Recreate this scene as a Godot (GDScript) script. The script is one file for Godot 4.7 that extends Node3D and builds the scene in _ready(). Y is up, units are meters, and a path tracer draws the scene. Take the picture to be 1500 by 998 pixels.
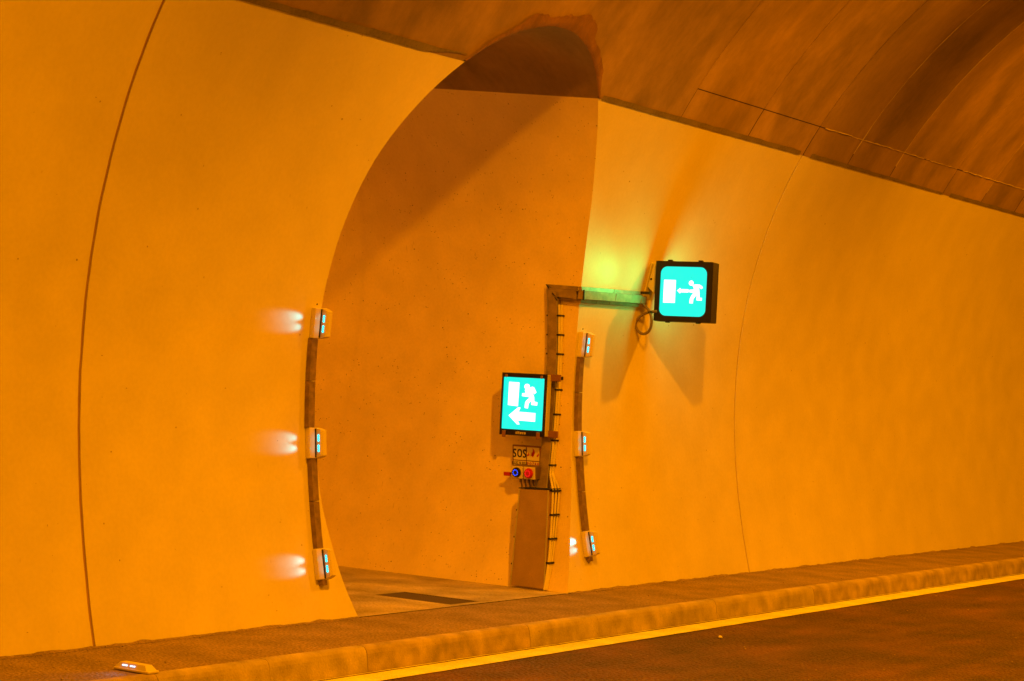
extends Node3D
# A road tunnel under sodium light, seen across the carriageway at the mouth of an escape cross passage.
# x runs along the tunnel, y is up, z runs from the tunnel wall (0) out over the road.

const PAINT_TOP := 3.457          # height of the painted wall
const BAND_TOP := 3.69            # first long formwork line of the vault
const ZC := 4.276                 # centre line of the tunnel
const ROAD_Y := -0.14
const XL := -3.39                 # joints between the casting sections of the lining
const XR := 4.008
const X_MIN := -25.6
const X_MAX := 26.2
const SODIUM := Color(1.0, 0.582, 0.0)
const LAMP := 38.0
const POWER := [0.35, 0.38, 1.06, 0.84, 0.45, 0.45]   # strength of each luminaire, set to balance brightness along the wall

var rng := RandomNumberGenerator.new()
var M := {}
var taken := {}

# ------------------------------------------------------------------ mesh building
class MB:
	var v := PackedVector3Array()
	var n := PackedVector3Array()
	var t := PackedVector2Array()
	func tri(a: Vector3, b: Vector3, c: Vector3, want: Vector3, ua := Vector2.ZERO, ub := Vector2.ZERO, uc := Vector2.ZERO) -> void:
		var nn := (a - c).cross(a - b)
		if nn.length_squared() < 1e-16:
			return
		nn = nn.normalized()
		if nn.dot(want) < 0.0:
			nn = -nn
			var q := b
			b = c
			c = q
			var uq := ub
			ub = uc
			uc = uq
		v.append_array([a, b, c])
		n.append_array([nn, nn, nn])
		t.append_array([ua, ub, uc])
	func quad(a: Vector3, b: Vector3, c: Vector3, d: Vector3, want: Vector3) -> void:
		tri(a, b, c, want)
		tri(a, c, d, want)
	# smooth sheet of points: p[r][c], uv the same
	func grid(p: Array, uv: Array, want: Vector3) -> void:
		var rows := p.size()
		var cols: int = p[0].size()
		var nm := []
		for r in rows:
			var line := PackedVector3Array()
			for c in cols:
				var r0 := maxi(r - 1, 0)
				var r1 := mini(r + 1, rows - 1)
				var c0 := maxi(c - 1, 0)
				var c1 := mini(c + 1, cols - 1)
				var du: Vector3 = p[r][c1] - p[r][c0]
				var dv: Vector3 = p[r1][c] - p[r0][c]
				var k := du.cross(dv)
				if k.length_squared() < 1e-18:
					k = want
				k = k.normalized()
				line.append(k)
			nm.append(line)
		var mid: Vector3 = nm[rows / 2][cols / 2]
		var s := 1.0 if mid.dot(want) >= 0.0 else -1.0
		for r in rows - 1:
			for c in cols - 1:
				var a: Vector3 = p[r][c]
				var b: Vector3 = p[r][c + 1]
				var d: Vector3 = p[r + 1][c]
				var e: Vector3 = p[r + 1][c + 1]
				_smooth(a, b, e, nm[r][c] * s, nm[r][c + 1] * s, nm[r + 1][c + 1] * s, uv[r][c], uv[r][c + 1], uv[r + 1][c + 1])
				_smooth(a, e, d, nm[r][c] * s, nm[r + 1][c + 1] * s, nm[r + 1][c] * s, uv[r][c], uv[r + 1][c + 1], uv[r + 1][c])
	func _smooth(a: Vector3, b: Vector3, c: Vector3, na: Vector3, nb: Vector3, nc: Vector3, ua: Vector2, ub: Vector2, uc: Vector2) -> void:
		var f := (a - c).cross(a - b)
		if f.length_squared() < 1e-18:
			return
		if f.dot(na + nb + nc) >= 0.0:
			v.append_array([a, b, c])
			n.append_array([na, nb, nc])
			t.append_array([ua, ub, uc])
		else:
			v.append_array([a, c, b])
			n.append_array([na, nc, nb])
			t.append_array([ua, uc, ub])
	# box with chamfered edges
	func box(size: Vector3, bevel: float, xf := Transform3D.IDENTITY) -> void:
		var h := size * 0.5
		var b := minf(bevel, minf(h.x, minf(h.y, h.z)) * 0.9)
		var cx := func(i: Vector3) -> Vector3: return xf * Vector3(i.x * h.x, i.y * (h.y - b), i.z * (h.z - b))
		var cy := func(i: Vector3) -> Vector3: return xf * Vector3(i.x * (h.x - b), i.y * h.y, i.z * (h.z - b))
		var cz := func(i: Vector3) -> Vector3: return xf * Vector3(i.x * (h.x - b), i.y * (h.y - b), i.z * h.z)
		for s in [-1.0, 1.0]:
			quad(cx.call(Vector3(s, -1, -1)), cx.call(Vector3(s, 1, -1)), cx.call(Vector3(s, 1, 1)), cx.call(Vector3(s, -1, 1)), xf.basis.x * s)
			quad(cy.call(Vector3(-1, s, -1)), cy.call(Vector3(1, s, -1)), cy.call(Vector3(1, s, 1)), cy.call(Vector3(-1, s, 1)), xf.basis.y * s)
			quad(cz.call(Vector3(-1, -1, s)), cz.call(Vector3(1, -1, s)), cz.call(Vector3(1, 1, s)), cz.call(Vector3(-1, 1, s)), xf.basis.z * s)
			for u in [-1.0, 1.0]:
				quad(cx.call(Vector3(s, u, -1)), cx.call(Vector3(s, u, 1)), cy.call(Vector3(s, u, 1)), cy.call(Vector3(s, u, -1)), xf.basis * Vector3(s, u, 0))
				quad(cx.call(Vector3(s, -1, u)), cx.call(Vector3(s, 1, u)), cz.call(Vector3(s, 1, u)), cz.call(Vector3(s, -1, u)), xf.basis * Vector3(s, 0, u))
				quad(cy.call(Vector3(-1, s, u)), cy.call(Vector3(1, s, u)), cz.call(Vector3(1, s, u)), cz.call(Vector3(-1, s, u)), xf.basis * Vector3(0, s, u))
				for w_ in [-1.0, 1.0]:
					var i := Vector3(s, u, w_)
					tri(cx.call(i), cy.call(i), cz.call(i), xf.basis * i)
	# flat outline pushed out by depth along +z of xf
	func plate(poly: PackedVector2Array, depth: float, xf := Transform3D.IDENTITY, back := false) -> void:
		var ix := Geometry2D.triangulate_polygon(poly)
		for k in range(0, ix.size(), 3):
			var a := poly[ix[k]]
			var b := poly[ix[k + 1]]
			var c := poly[ix[k + 2]]
			tri(xf * Vector3(a.x, a.y, depth), xf * Vector3(b.x, b.y, depth), xf * Vector3(c.x, c.y, depth), xf.basis.z)
			if back:
				tri(xf * Vector3(a.x, a.y, 0), xf * Vector3(b.x, b.y, 0), xf * Vector3(c.x, c.y, 0), -xf.basis.z)
		var area := 0.0
		for k in poly.size():
			var a := poly[k]
			var b := poly[(k + 1) % poly.size()]
			area += a.x * b.y - b.x * a.y
		var sgn := 1.0 if area > 0.0 else -1.0
		for k in poly.size():
			var a := poly[k]
			var b := poly[(k + 1) % poly.size()]
			var out := Vector3(b.y - a.y, a.x - b.x, 0) * sgn
			quad(xf * Vector3(a.x, a.y, 0), xf * Vector3(b.x, b.y, 0), xf * Vector3(b.x, b.y, depth), xf * Vector3(a.x, a.y, depth), xf.basis * out)
	# round tube along a path
	func tube(path: Array, r: float, sides := 10) -> void:
		var rings := []
		var uvs := []
		var up := Vector3(0.13, 0.97, 0.21)
		for k in path.size():
			var d: Vector3 = (path[mini(k + 1, path.size() - 1)] - path[maxi(k - 1, 0)]).normalized()
			if absf(d.dot(up)) > 0.95:
				up = Vector3(0.9, 0.1, 0.4)
			var a := d.cross(up).normalized()
			var b := a.cross(d).normalized()
			up = b
			var ring := []
			var u := []
			for s in sides + 1:
				var th := TAU * s / sides
				ring.append(path[k] + (a * cos(th) + b * sin(th)) * r)
				u.append(Vector2(float(s) / sides, k * 0.1))
			rings.append(ring)
			uvs.append(u)
		for k in path.size() - 1:
			for s in sides:
				var c0: Vector3 = path[k]
				var c1: Vector3 = path[k + 1]
				var a: Vector3 = rings[k][s]
				var b: Vector3 = rings[k][s + 1]
				var c: Vector3 = rings[k + 1][s + 1]
				var d: Vector3 = rings[k + 1][s]
				_smooth(a, b, c, (a - c0).normalized(), (b - c0).normalized(), (c - c1).normalized(), uvs[k][s], uvs[k][s + 1], uvs[k + 1][s + 1])
				_smooth(a, c, d, (a - c0).normalized(), (c - c1).normalized(), (d - c1).normalized(), uvs[k][s], uvs[k + 1][s + 1], uvs[k + 1][s])
		for e in [0, path.size() - 1]:
			var want: Vector3 = (path[e] - path[1 if e == 0 else e - 1])
			for s in sides:
				tri(path[e], rings[e][s], rings[e][s + 1], want)
	# turned shape about +z of xf: list of (radius, z)
	func lathe(prof: Array, sides: int, xf := Transform3D.IDENTITY) -> void:
		for k in prof.size() - 1:
			var p: Vector2 = prof[k]
			var q: Vector2 = prof[k + 1]
			var dn := Vector2(q.y - p.y, p.x - q.x).normalized()
			for s in sides:
				var t0 := TAU * s / sides
				var t1 := TAU * (s + 1) / sides
				var a := xf * Vector3(cos(t0) * p.x, sin(t0) * p.x, p.y)
				var b := xf * Vector3(cos(t1) * p.x, sin(t1) * p.x, p.y)
				var c := xf * Vector3(cos(t1) * q.x, sin(t1) * q.x, q.y)
				var d := xf * Vector3(cos(t0) * q.x, sin(t0) * q.x, q.y)
				var n0 := xf.basis * Vector3(cos(t0) * dn.x, sin(t0) * dn.x, dn.y)
				var n1 := xf.basis * Vector3(cos(t1) * dn.x, sin(t1) * dn.x, dn.y)
				_smooth(a, b, c, n0, n1, n1, Vector2.ZERO, Vector2.ZERO, Vector2.ZERO)
				_smooth(a, c, d, n0, n1, n0, Vector2.ZERO, Vector2.ZERO, Vector2.ZERO)
	func mesh() -> ArrayMesh:
		var arr := []
		arr.resize(Mesh.ARRAY_MAX)
		arr[Mesh.ARRAY_VERTEX] = v
		arr[Mesh.ARRAY_NORMAL] = n
		arr[Mesh.ARRAY_TEX_UV] = t
		var m := ArrayMesh.new()
		m.add_surface_from_arrays(Mesh.PRIMITIVE_TRIANGLES, arr)
		return m

# ------------------------------------------------------------------ nodes
func numbered(called: String) -> String:
	if not taken.has(called):
		taken[called] = 0
		return called
	taken[called] += 1
	return "%s_%03d" % [called, taken[called]]

func part(called: String, mb: MB, material: Material, parent: Node) -> MeshInstance3D:
	var o := MeshInstance3D.new()
	o.name = called
	o.mesh = mb.mesh()
	o.material_override = material
	o.cast_shadow = GeometryInstance3D.SHADOW_CASTING_SETTING_ON
	parent.add_child(o, true)
	return o

func thing(called: String, label: String, category: String, at := Transform3D.IDENTITY, group := "") -> Node3D:
	var o := Node3D.new()
	o.name = numbered(called)
	add_child(o)
	o.transform = at
	o.set_meta("label", label)
	o.set_meta("category", category)
	if group != "":
		o.set_meta("group", group)
	return o

func setting(called: String) -> Node3D:
	var o := Node3D.new()
	o.name = called
	add_child(o)
	o.set_meta("kind", "structure")
	return o

# ------------------------------------------------------------------ the shape of the tunnel
func wall_z(y: float) -> float:        # wall surface at height y, up to 4 m; a round arch above
	if y <= 4.0:
		return y * (-0.2727 + y * (0.0779 + y * (0.0044 + y * 0.0009)))
	var s := clampf(0.6209 + (y - 4.0) / 4.6, 0.0, 1.0)
	return 0.671 + 4.6 * (0.7839 - sqrt(maxf(0.0, 1.0 - s * s)))

func wall_n(y: float) -> Vector3:
	var e := 0.01
	var d := (wall_z(y + e) - wall_z(y - e)) / (2.0 * e)
	return Vector3(0, -d, 1).normalized()

# vault profile as angle: a from 0 (height y0 on our side) to 1 (same height on the far side)
func vault_pt(y0: float, a: float) -> Vector3:   # returns (0, y, z)
	var half := a * 2.0 if a <= 0.5 else (1.0 - a) * 2.0
	var a0: float
	var p: Vector3
	# low part follows the wall, then the round arch
	var low := maxf(0.0, 4.0 - y0)
	var arc := 4.6 * (PI / 2.0 - 0.66992)
	var s := half * (low * 1.25 + arc)
	if s < low * 1.25:
		var y := y0 + s / 1.25
		p = Vector3(0, y, wall_z(y))
	else:
		a0 = 0.66992 + (s - low * 1.25) / 4.6
		p = Vector3(0, 4.0 + 4.6 * (sin(a0) - 0.6209), 0.671 + 4.6 * (0.7839 - cos(a0)))
	if a > 0.5:
		p.z = 2.0 * ZC - p.z
	return p

const AY := [0.0, 0.2, 0.41, 0.72, 1.2, 1.6, 1.95, 2.1, 2.3, 2.46, 2.65, 2.83, 3.05, 3.27, 3.45, 3.55, 3.64, 3.72, 3.77, 3.785, 3.79]
const AX := [1.19, 1.28, 1.345, 1.42, 1.465, 1.472, 1.452, 1.434, 1.402, 1.366, 1.312, 1.243, 1.122, 0.966, 0.80, 0.682, 0.54, 0.372, 0.2, 0.1, 0.0]
var arch_pts: Array = []               # smooth outline from the right foot to the crown, (x, y)
func make_arch() -> void:
	var cv := Curve3D.new()
	for k in AY.size():
		var p0 := Vector3(AX[maxi(k - 1, 0)], AY[maxi(k - 1, 0)], 0)
		var p1 := Vector3(AX[mini(k + 1, AY.size() - 1)], AY[mini(k + 1, AY.size() - 1)], 0)
		var here := Vector3(AX[k], AY[k], 0)
		var tan := (p1 - p0).normalized()
		if k == AY.size() - 1:
			tan = Vector3(-1, 0, 0)
		cv.add_point(here, -tan * here.distance_to(p0) / 3.0, tan * here.distance_to(p1) / 3.0)
	cv.bake_interval = 0.02
	var total := cv.get_baked_length()
	for k in 161:
		var q := cv.sample_baked(total * k / 160.0, true)
		arch_pts.append(Vector2(maxf(q.x, 0.0), minf(q.y, 3.79)))
	arch_pts[160] = Vector2(0, 3.79)

func arch_at(s: float) -> Vector2:     # s 0 foot .. 1 crown
	var f := clampf(s, 0.0, 1.0) * 160.0
	var i := mini(int(f), 159)
	return (arch_pts[i] as Vector2).lerp(arch_pts[i + 1], f - i)

func arch_s(y: float) -> float:        # height to s
	for i in 160:
		var a: Vector2 = arch_pts[i]
		var b: Vector2 = arch_pts[i + 1]
		if y <= b.y:
			return (i + clampf((y - a.y) / maxf(b.y - a.y, 1e-6), 0.0, 1.0)) / 160.0
	return 1.0

func arch_x(y: float) -> float:
	return arch_at(arch_s(y)).x

func arch_top(x: float) -> float:      # height of the outline over x near the crown
	x = absf(x)
	for i in range(160, 0, -1):
		var a: Vector2 = arch_pts[i - 1]
		var b: Vector2 = arch_pts[i]
		if x <= a.x:
			return lerpf(b.y, a.y, clampf((x - b.x) / maxf(a.x - b.x, 1e-6), 0.0, 1.0))
		if a.y < 2.0:
			break
	return 0.0

# ------------------------------------------------------------------ computed textures
func noise(seed_: int, freq: float, size: Vector2i, octaves := 4, kind := FastNoiseLite.TYPE_SIMPLEX_SMOOTH) -> PackedByteArray:
	var f := FastNoiseLite.new()
	f.seed = seed_
	f.noise_type = kind
	f.frequency = freq
	f.fractal_octaves = octaves
	var im := f.get_seamless_image(size.x, size.y, false, false, 0.12, true)
	im.convert(Image.FORMAT_L8)
	return im.get_data()

func tex_from(rgb: PackedByteArray, size: Vector2i) -> ImageTexture:
	var im := Image.create_from_data(size.x, size.y, false, Image.FORMAT_RGB8, rgb)
	im.generate_mipmaps()
	return ImageTexture.create_from_image(im)

func normal_tex(seed_: int, freq: float, size: int, octaves: int, strength: float) -> ImageTexture:
	var d := noise(seed_, freq, Vector2i(size, size), octaves)
	var im := Image.create_from_data(size, size, false, Image.FORMAT_L8, d)
	im.convert(Image.FORMAT_RGBA8)
	im.bump_map_to_normal_map(strength)
	return ImageTexture.create_from_image(im)

# mottled colour: base (sRGB bytes), two scales of mottling, dark specks in clusters (dirt; on walls, painted pit shade)
func mottled(seed_: int, size: int, base: Color, coarse: float, fine: float, specks: int, speck_col: Color, speck_r := 1.6, cluster := true) -> ImageTexture:
	var sz := Vector2i(size, size)
	var a := noise(seed_, 0.006, sz, 4)
	var b := noise(seed_ + 1, 0.09, sz, 3)
	var c := noise(seed_ + 2, 0.012, sz, 3)
	var out := PackedByteArray()
	out.resize(size * size * 3)
	for i in size * size:
		var g := 1.0 + (a[i] / 255.0 - 0.5) * coarse + (b[i] / 255.0 - 0.5) * fine
		out[i * 3] = clampi(int(base.r8 * g), 0, 255)
		out[i * 3 + 1] = clampi(int(base.g8 * g), 0, 255)
		out[i * 3 + 2] = clampi(int(base.b8 * g), 0, 255)
	var r := RandomNumberGenerator.new()
	r.seed = seed_ * 7 + 3
	var put := 0
	var tries := 0
	while put < specks and tries < specks * 30:
		tries += 1
		var px := r.randi_range(0, size - 1)
		var py := r.randi_range(0, size - 1)
		if cluster and c[py * size + px] < 150 and r.randf() > 0.04:
			continue
		put += 1
		var rad := speck_r * r.randf_range(0.35, 1.0) * r.randf_range(0.5, 1.0)
		var sx := r.randf_range(0.7, 1.8)
		for dy in range(-3, 4):
			for dx in range(-4, 5):
				if Vector2(dx / sx, dy * 1.0).length() <= rad + 0.3:
					var k := (posmod(py + dy, size) * size + posmod(px + dx, size)) * 3
					out[k] = speck_col.r8
					out[k + 1] = speck_col.g8
					out[k + 2] = speck_col.b8
	return tex_from(out, sz)

# smooth form-cast concrete of the vault: u along the tunnel (8 m a tile), v along the arch; runs and smears follow the arch
func vault_tex() -> ImageTexture:
	var w := 2048
	var h := 1024
	var sz := Vector2i(w, h)
	var streak := noise(31, 0.011, Vector2i(w, 32), 3)
	var streak_f := noise(36, 0.10, Vector2i(w, 32), 3)
	var a := noise(32, 0.0045, sz, 5)
	var b := noise(33, 0.05, sz, 4)
	var st := noise(34, 0.0042, sz, 6)
	var fine := noise(35, 0.25, sz, 2)
	var out := PackedByteArray()
	out.resize(w * h * 3)
	for y in h:
		var fy := y / 32.0
		var y0 := int(fy)
		var y1 := (y0 + 1) % 32
		var ft := fy - y0
		for x in w:
			var i := y * w + x
			var s := lerpf(streak[y0 * w + x], streak[y1 * w + x], ft) / 255.0 - 0.5
			var s2 := lerpf(streak_f[y0 * w + x], streak_f[y1 * w + x], ft) / 255.0 - 0.5
			var g := 0.96 + s * 0.09 + s2 * 0.03 + (a[i] / 255.0 - 0.5) * 0.26 + (b[i] / 255.0 - 0.5) * 0.09 + (fine[i] / 255.0 - 0.5) * 0.05
			var d := clampf((st[i] / 255.0 - 0.57) * 4.5, 0.0, 1.0)   # damp, sooty stains with edges of their own
			g *= 1.0 - 0.12 * d
			out[i * 3] = clampi(int(162 * g), 0, 255)
			out[i * 3 + 1] = clampi(int(136 * g), 0, 255)
			out[i * 3 + 2] = clampi(int(114 * g), 0, 255)
	return tex_from(out, sz)

func road_tex() -> ImageTexture:
	var n := 1024
	var sz := Vector2i(n, n)
	var a := noise(51, 0.0040, sz, 4)
	var b := noise(52, 0.3, sz, 2)
	var s := noise(53, 0.012, Vector2i(n / 8, n), 4)
	var out := PackedByteArray()
	out.resize(n * n * 3)
	for y in n:
		for x in n:
			var i := y * n + x
			var g := 1.0 + (a[i] / 255.0 - 0.5) * 0.55 + (s[y * (n / 8) + x / 8] / 255.0 - 0.5) * 0.38 + (b[i] / 255.0 - 0.5) * 0.75
			out[i * 3] = clampi(int(88 * g), 0, 255)
			out[i * 3 + 1] = clampi(int(58 * g), 0, 255)
			out[i * 3 + 2] = clampi(int(46 * g), 0, 255)
	return tex_from(out, sz)

func mat(called: String, color: Color, rough: float, metal := 0.0, tex: Texture2D = null, nrm: Texture2D = null, scale := Vector3.ONE, nscale := 1.0, triplanar := true) -> StandardMaterial3D:
	var m := StandardMaterial3D.new()
	m.resource_name = called
	m.albedo_color = color
	m.roughness = rough
	m.metallic = metal
	if tex:
		m.albedo_texture = tex
	if nrm:
		m.normal_enabled = true
		m.normal_texture = nrm
		m.normal_scale = nscale
	if (tex or nrm) and triplanar:
		m.uv1_triplanar = true
		m.uv1_world_triplanar = true
	m.uv1_scale = scale
	M[called] = m
	return m

func glow(called: String, color: Color, energy: float) -> StandardMaterial3D:
	var m := StandardMaterial3D.new()
	m.resource_name = called
	m.albedo_color = Color(0.02, 0.02, 0.02)
	m.roughness = 0.3
	m.emission_enabled = true
	m.emission = color
	m.emission_energy_multiplier = energy
	M[called] = m
	return m

func materials() -> void:
	var plaster := normal_tex(11, 0.045, 512, 4, 3.0)
	var grit := normal_tex(12, 0.22, 512, 3, 5.0)
	var t_wall := mottled(21, 1024, Color8(226, 219, 204), 0.065, 0.035, 70, Color8(140, 118, 96), 1.1)  # its few specks paint the shade inside small surface pits
	var t_pass := mottled(24, 1024, Color8(234, 217, 192), 0.09, 0.05, 800, Color8(98, 80, 64), 1.15)  # denser specks: clustered pits, their shade put in as dark dots
	mat("wall_paint", Color.WHITE, 0.48, 0.0, t_wall, plaster, Vector3(0.3, 0.3, 0.3), 0.06)
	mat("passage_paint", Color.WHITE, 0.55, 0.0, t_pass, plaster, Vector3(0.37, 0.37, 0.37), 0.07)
	var tv := vault_tex()
	for k in 4:
		var g: float = [1.0, 0.93, 1.05, 0.97][k]
		mat("vault_%d" % k, Color(g, g, g), 0.72, 0.0, tv, null, Vector3.ONE, 1.0, false)
	mat("patch_mortar", Color(0.88, 0.78, 0.72), 0.8, 0.0, tv, grit, Vector3(0.35, 0.35, 0.35), 0.3)
	mat("form_fin", Color8(206, 190, 168), 0.7)
	mat("seam_dark", Color(0.42, 0.36, 0.32), 0.85, 0.0, tv, null, Vector3.ONE, 1.0, false)
	mat("joint", Color(0.70, 0.56, 0.45), 0.9, 0.0, null, grit, Vector3(2, 2, 2), 0.6)
	mat("strip_dark", Color(0.50, 0.45, 0.39), 0.7, 0.0, mottled(61, 256, Color8(235, 235, 235), 0.4, 0.3, 60, Color8(150, 150, 150)), grit, Vector3(1.5, 1.5, 1.5), 0.5)
	var tr := road_tex()
	mat("asphalt", Color.WHITE, 0.62, 0.0, tr, grit, Vector3(0.28, 0.28, 0.28), 1.1)
	var t_walk := mottled(41, 1024, Color8(140, 121, 104), 0.22, 0.40, 500, Color8(70, 62, 54), 1.5, false)
	mat("walkway", Color.WHITE, 0.8, 0.0, t_walk, grit, Vector3(0.4, 0.4, 0.4), 0.6)
	var t_conc := mottled(44, 1024, Color8(176, 163, 144), 0.40, 0.14, 260, Color8(96, 84, 70), 1.8)
	mat("kerb_concrete", Color.WHITE, 0.75, 0.0, t_conc, grit, Vector3(0.6, 0.6, 0.6), 0.15)
	mat("kerb_concrete_worn", Color(0.96, 0.94, 0.91), 0.75, 0.0, t_conc, grit, Vector3(0.83, 0.83, 0.83), 0.2)
	mat("floor_concrete", Color(1.0, 1.0, 1.0), 0.7, 0.0, t_conc, grit, Vector3(0.31, 0.31, 0.31), 0.5)
	mat("line_paint", Color(0.96, 1.0, 0.50), 0.6, 0.0, mottled(71, 512, Color8(246, 240, 225), 0.14, 0.14, 160, Color8(150, 130, 95), 1.6), grit, Vector3(0.8, 0.8, 0.8), 0.6)
	var t_steel := mottled(81, 512, Color8(150, 148, 145), 0.35, 0.25, 40, Color8(90, 88, 84))
	mat("tray_steel", Color(0.98, 0.90, 0.82), 0.42, 0.2, t_steel, null, Vector3(3, 3, 3))
	mat("duct_steel", Color(0.86, 0.74, 0.66), 0.5, 0.1, t_steel, null, Vector3(4, 4, 4))
	mat("cover_brown", Color8(170, 144, 122), 0.55, 0.0, mottled(83, 512, Color8(240, 240, 240), 0.16, 0.08, 30, Color8(190, 180, 170)), null, Vector3(1.3, 1.3, 1.3))
	mat("conduit_grey", Color8(226, 220, 208), 0.3)
	mat("cable_grey", Color8(120, 106, 86), 0.5)
	mat("strap_black", Color8(24, 22, 20), 0.6)
	mat("black_housing", Color8(15, 14, 14), 0.45)
	mat("black_bezel", Color8(8, 8, 8), 0.4)
	mat("cream_plastic", Color8(222, 214, 192), 0.4)
	mat("cream_dark", Color8(112, 92, 74), 0.5)
	mat("bracket_paint", Color8(205, 205, 190), 0.5)
	mat("aluminium", Color8(190, 188, 184), 0.35, 0.7)
	mat("screw", Color8(150, 120, 100), 0.4, 0.6)
	mat("plate_white", Color8(226, 220, 206), 0.5)
	mat("print_black", Color8(22, 20, 20), 0.6)
	mat("print_red", Color8(178, 28, 22), 0.6)
	mat("frame_brown", Color8(132, 92, 66), 0.6)
	mat("button_black", Color8(18, 18, 30), 0.35)
	mat("button_red", Color8(190, 24, 26), 0.35)
	mat("grate_steel", Color8(96, 82, 68), 0.6, 0.1)
	mat("sump", Color8(40, 36, 32), 0.9)
	mat("lamp_housing", Color8(150, 150, 148), 0.5, 0.4)
	glow("sign_green", Color(0.0, 0.93, 0.83), 1.25)
	
	glow("sign_white", Color(1.0, 1.0, 1.0), 1.6)
	glow("led_cyan", Color(0.15, 0.95, 1.0), 2.2)
	glow("led_white", Color(0.72, 0.85, 1.0), 2.4)
	glow("led_blue", Color(0.15, 0.3, 1.0), 2.0)
	glow("led_red", Color(1.0, 0.12, 0.12), 1.3)
	glow("sodium_glass", SODIUM, 6.0)

# ------------------------------------------------------------------ scene
func _ready() -> void:
	rng.seed = 4711
	set_camera()
	set_environment()
	make_arch()
	materials()
	luminaires()
	road()
	tunnel_lining()
	passage()
	flag_sign()
	wall_sign()
	call_point()
	trays()
	guide_lights()
	small_things()

func set_camera() -> void:
	var cam := Camera3D.new()
	cam.name = "camera"
	add_child(cam)
	var fw := Vector3(0.8284574, 0.0193973, -0.55971607)
	var rt := Vector3(0.55828878, 0.05063981, 0.82809978)
	var up := Vector3(-0.04440682, 0.99852859, -0.03112363)
	cam.transform = Transform3D(Basis(rt, up, -fw).orthonormalized(), Vector3(-10.8042, 1.5, 7.5215))
	cam.fov = 2.0 * rad_to_deg(atan(499.0 / 2917.0))
	cam.near = 0.05
	cam.far = 300.0
	cam.current = true

func set_environment() -> void:
	var we := WorldEnvironment.new()
	we.name = "environment"
	var e := Environment.new()
	e.background_mode = Environment.BG_SKY
	var sm := ProceduralSkyMaterial.new()      # night outside the portals
	sm.sky_top_color = Color(0.004, 0.005, 0.008)
	sm.sky_horizon_color = Color(0.008, 0.008, 0.010)
	sm.ground_bottom_color = Color(0.003, 0.003, 0.003)
	sm.ground_horizon_color = Color(0.008, 0.008, 0.010)
	var sky := Sky.new()
	sky.sky_material = sm
	e.sky = sky
	e.tonemap_mode = Environment.TONE_MAPPER_LINEAR
	e.tonemap_exposure = 1.0
	e.sdfgi_enabled = true
	e.ssao_enabled = true
	e.ssil_enabled = true
	we.environment = e
	add_child(we)

# sodium luminaires hung from the crown of the vault, one every 7.6 m
func luminaires() -> void:
	var labels := ["sodium tunnel luminaire hung farthest behind the camera", "sodium tunnel luminaire hung behind the camera", "sodium tunnel luminaire hung over the road left of the passage", "sodium tunnel luminaire hung over the road right of the passage", "sodium tunnel luminaire next beyond the second wall joint", "farthest sodium tunnel luminaire along the tunnel"]
	for k in 6:
		var x := -17.6 + 7.6 * k
		var t := thing("tunnel_luminaire", labels[k], "lamp", Transform3D(Basis.IDENTITY, Vector3(x, 5.50, 3.45)), "sodium luminaires along the crown")
		var hb := MB.new()
		hb.box(Vector3(0.62, 0.14, 0.36), 0.03, Transform3D(Basis.IDENTITY, Vector3(0, 0.09, 0)))
		part("housing", hb, M.lamp_housing, t)
		var gb := MB.new()
		gb.box(Vector3(0.54, 0.02, 0.28), 0.004, Transform3D(Basis.IDENTITY, Vector3(0, 0.008, 0)))
		part("glass", gb, M.sodium_glass, t)
		for s in [-1.0, 1.0]:
			var hg := MB.new()
			hg.box(Vector3(0.03, 0.14, 0.04), 0.004, Transform3D(Basis.IDENTITY, Vector3(0.22 * s, 0.19, 0)))
			part("hanger", hg, M.lamp_housing, t)
		for way in [-1.0, 1.0]:                # two lamp chambers, throwing up and down the tunnel
			var l := SpotLight3D.new()
			l.name = "light"
			l.light_color = SODIUM
			l.light_energy = LAMP * POWER[k] * (1.1 if way > 0.0 and k == 2 else (0.8 if k == 2 else 1.0))
			l.light_size = 0.08
			l.spot_angle = 76.0
			l.spot_angle_attenuation = 1.0
			l.spot_range = 60.0
			l.spot_attenuation = 2.0
			l.shadow_enabled = true
			t.add_child(l, true)
			l.position = Vector3(0.12 * way, -0.15, 0)
			l.rotation = Basis.looking_at(Vector3(way * 0.66, -0.75, 0), Vector3(0, 0, 1)).get_euler()

	# added unseen lamp: lifts the passage brightness from deep inside, round the arch
	var p := thing("added_passage_lamp", "added unseen sodium fill lamp under the vault deep inside the cross passage", "lamp", Transform3D(Basis.IDENTITY, Vector3(0, 3.62, -4.6)))
	var pb := MB.new()
	pb.box(Vector3(0.24, 0.10, 0.5), 0.02, Transform3D(Basis.IDENTITY, Vector3(0, 0.07, 0)))
	part("housing", pb, M.lamp_housing, p)
	var pg := MB.new()
	pg.box(Vector3(0.20, 0.02, 0.44), 0.004, Transform3D(Basis.IDENTITY, Vector3(0, 0.008, 0)))
	part("glass", pg, M.sodium_glass, p)
	var pl := SpotLight3D.new()
	pl.name = "light"
	pl.light_color = SODIUM
	pl.light_energy = 3.9
	pl.light_size = 0.12
	pl.spot_angle = 84.0
	pl.spot_angle_attenuation = 0.3
	pl.spot_range = 30.0
	pl.spot_attenuation = 2.0
	pl.shadow_enabled = true
	p.add_child(pl)
	pl.position = Vector3(0, -0.14, 0)
	pl.rotation = Vector3(-PI / 2.0, 0, 0)

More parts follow.
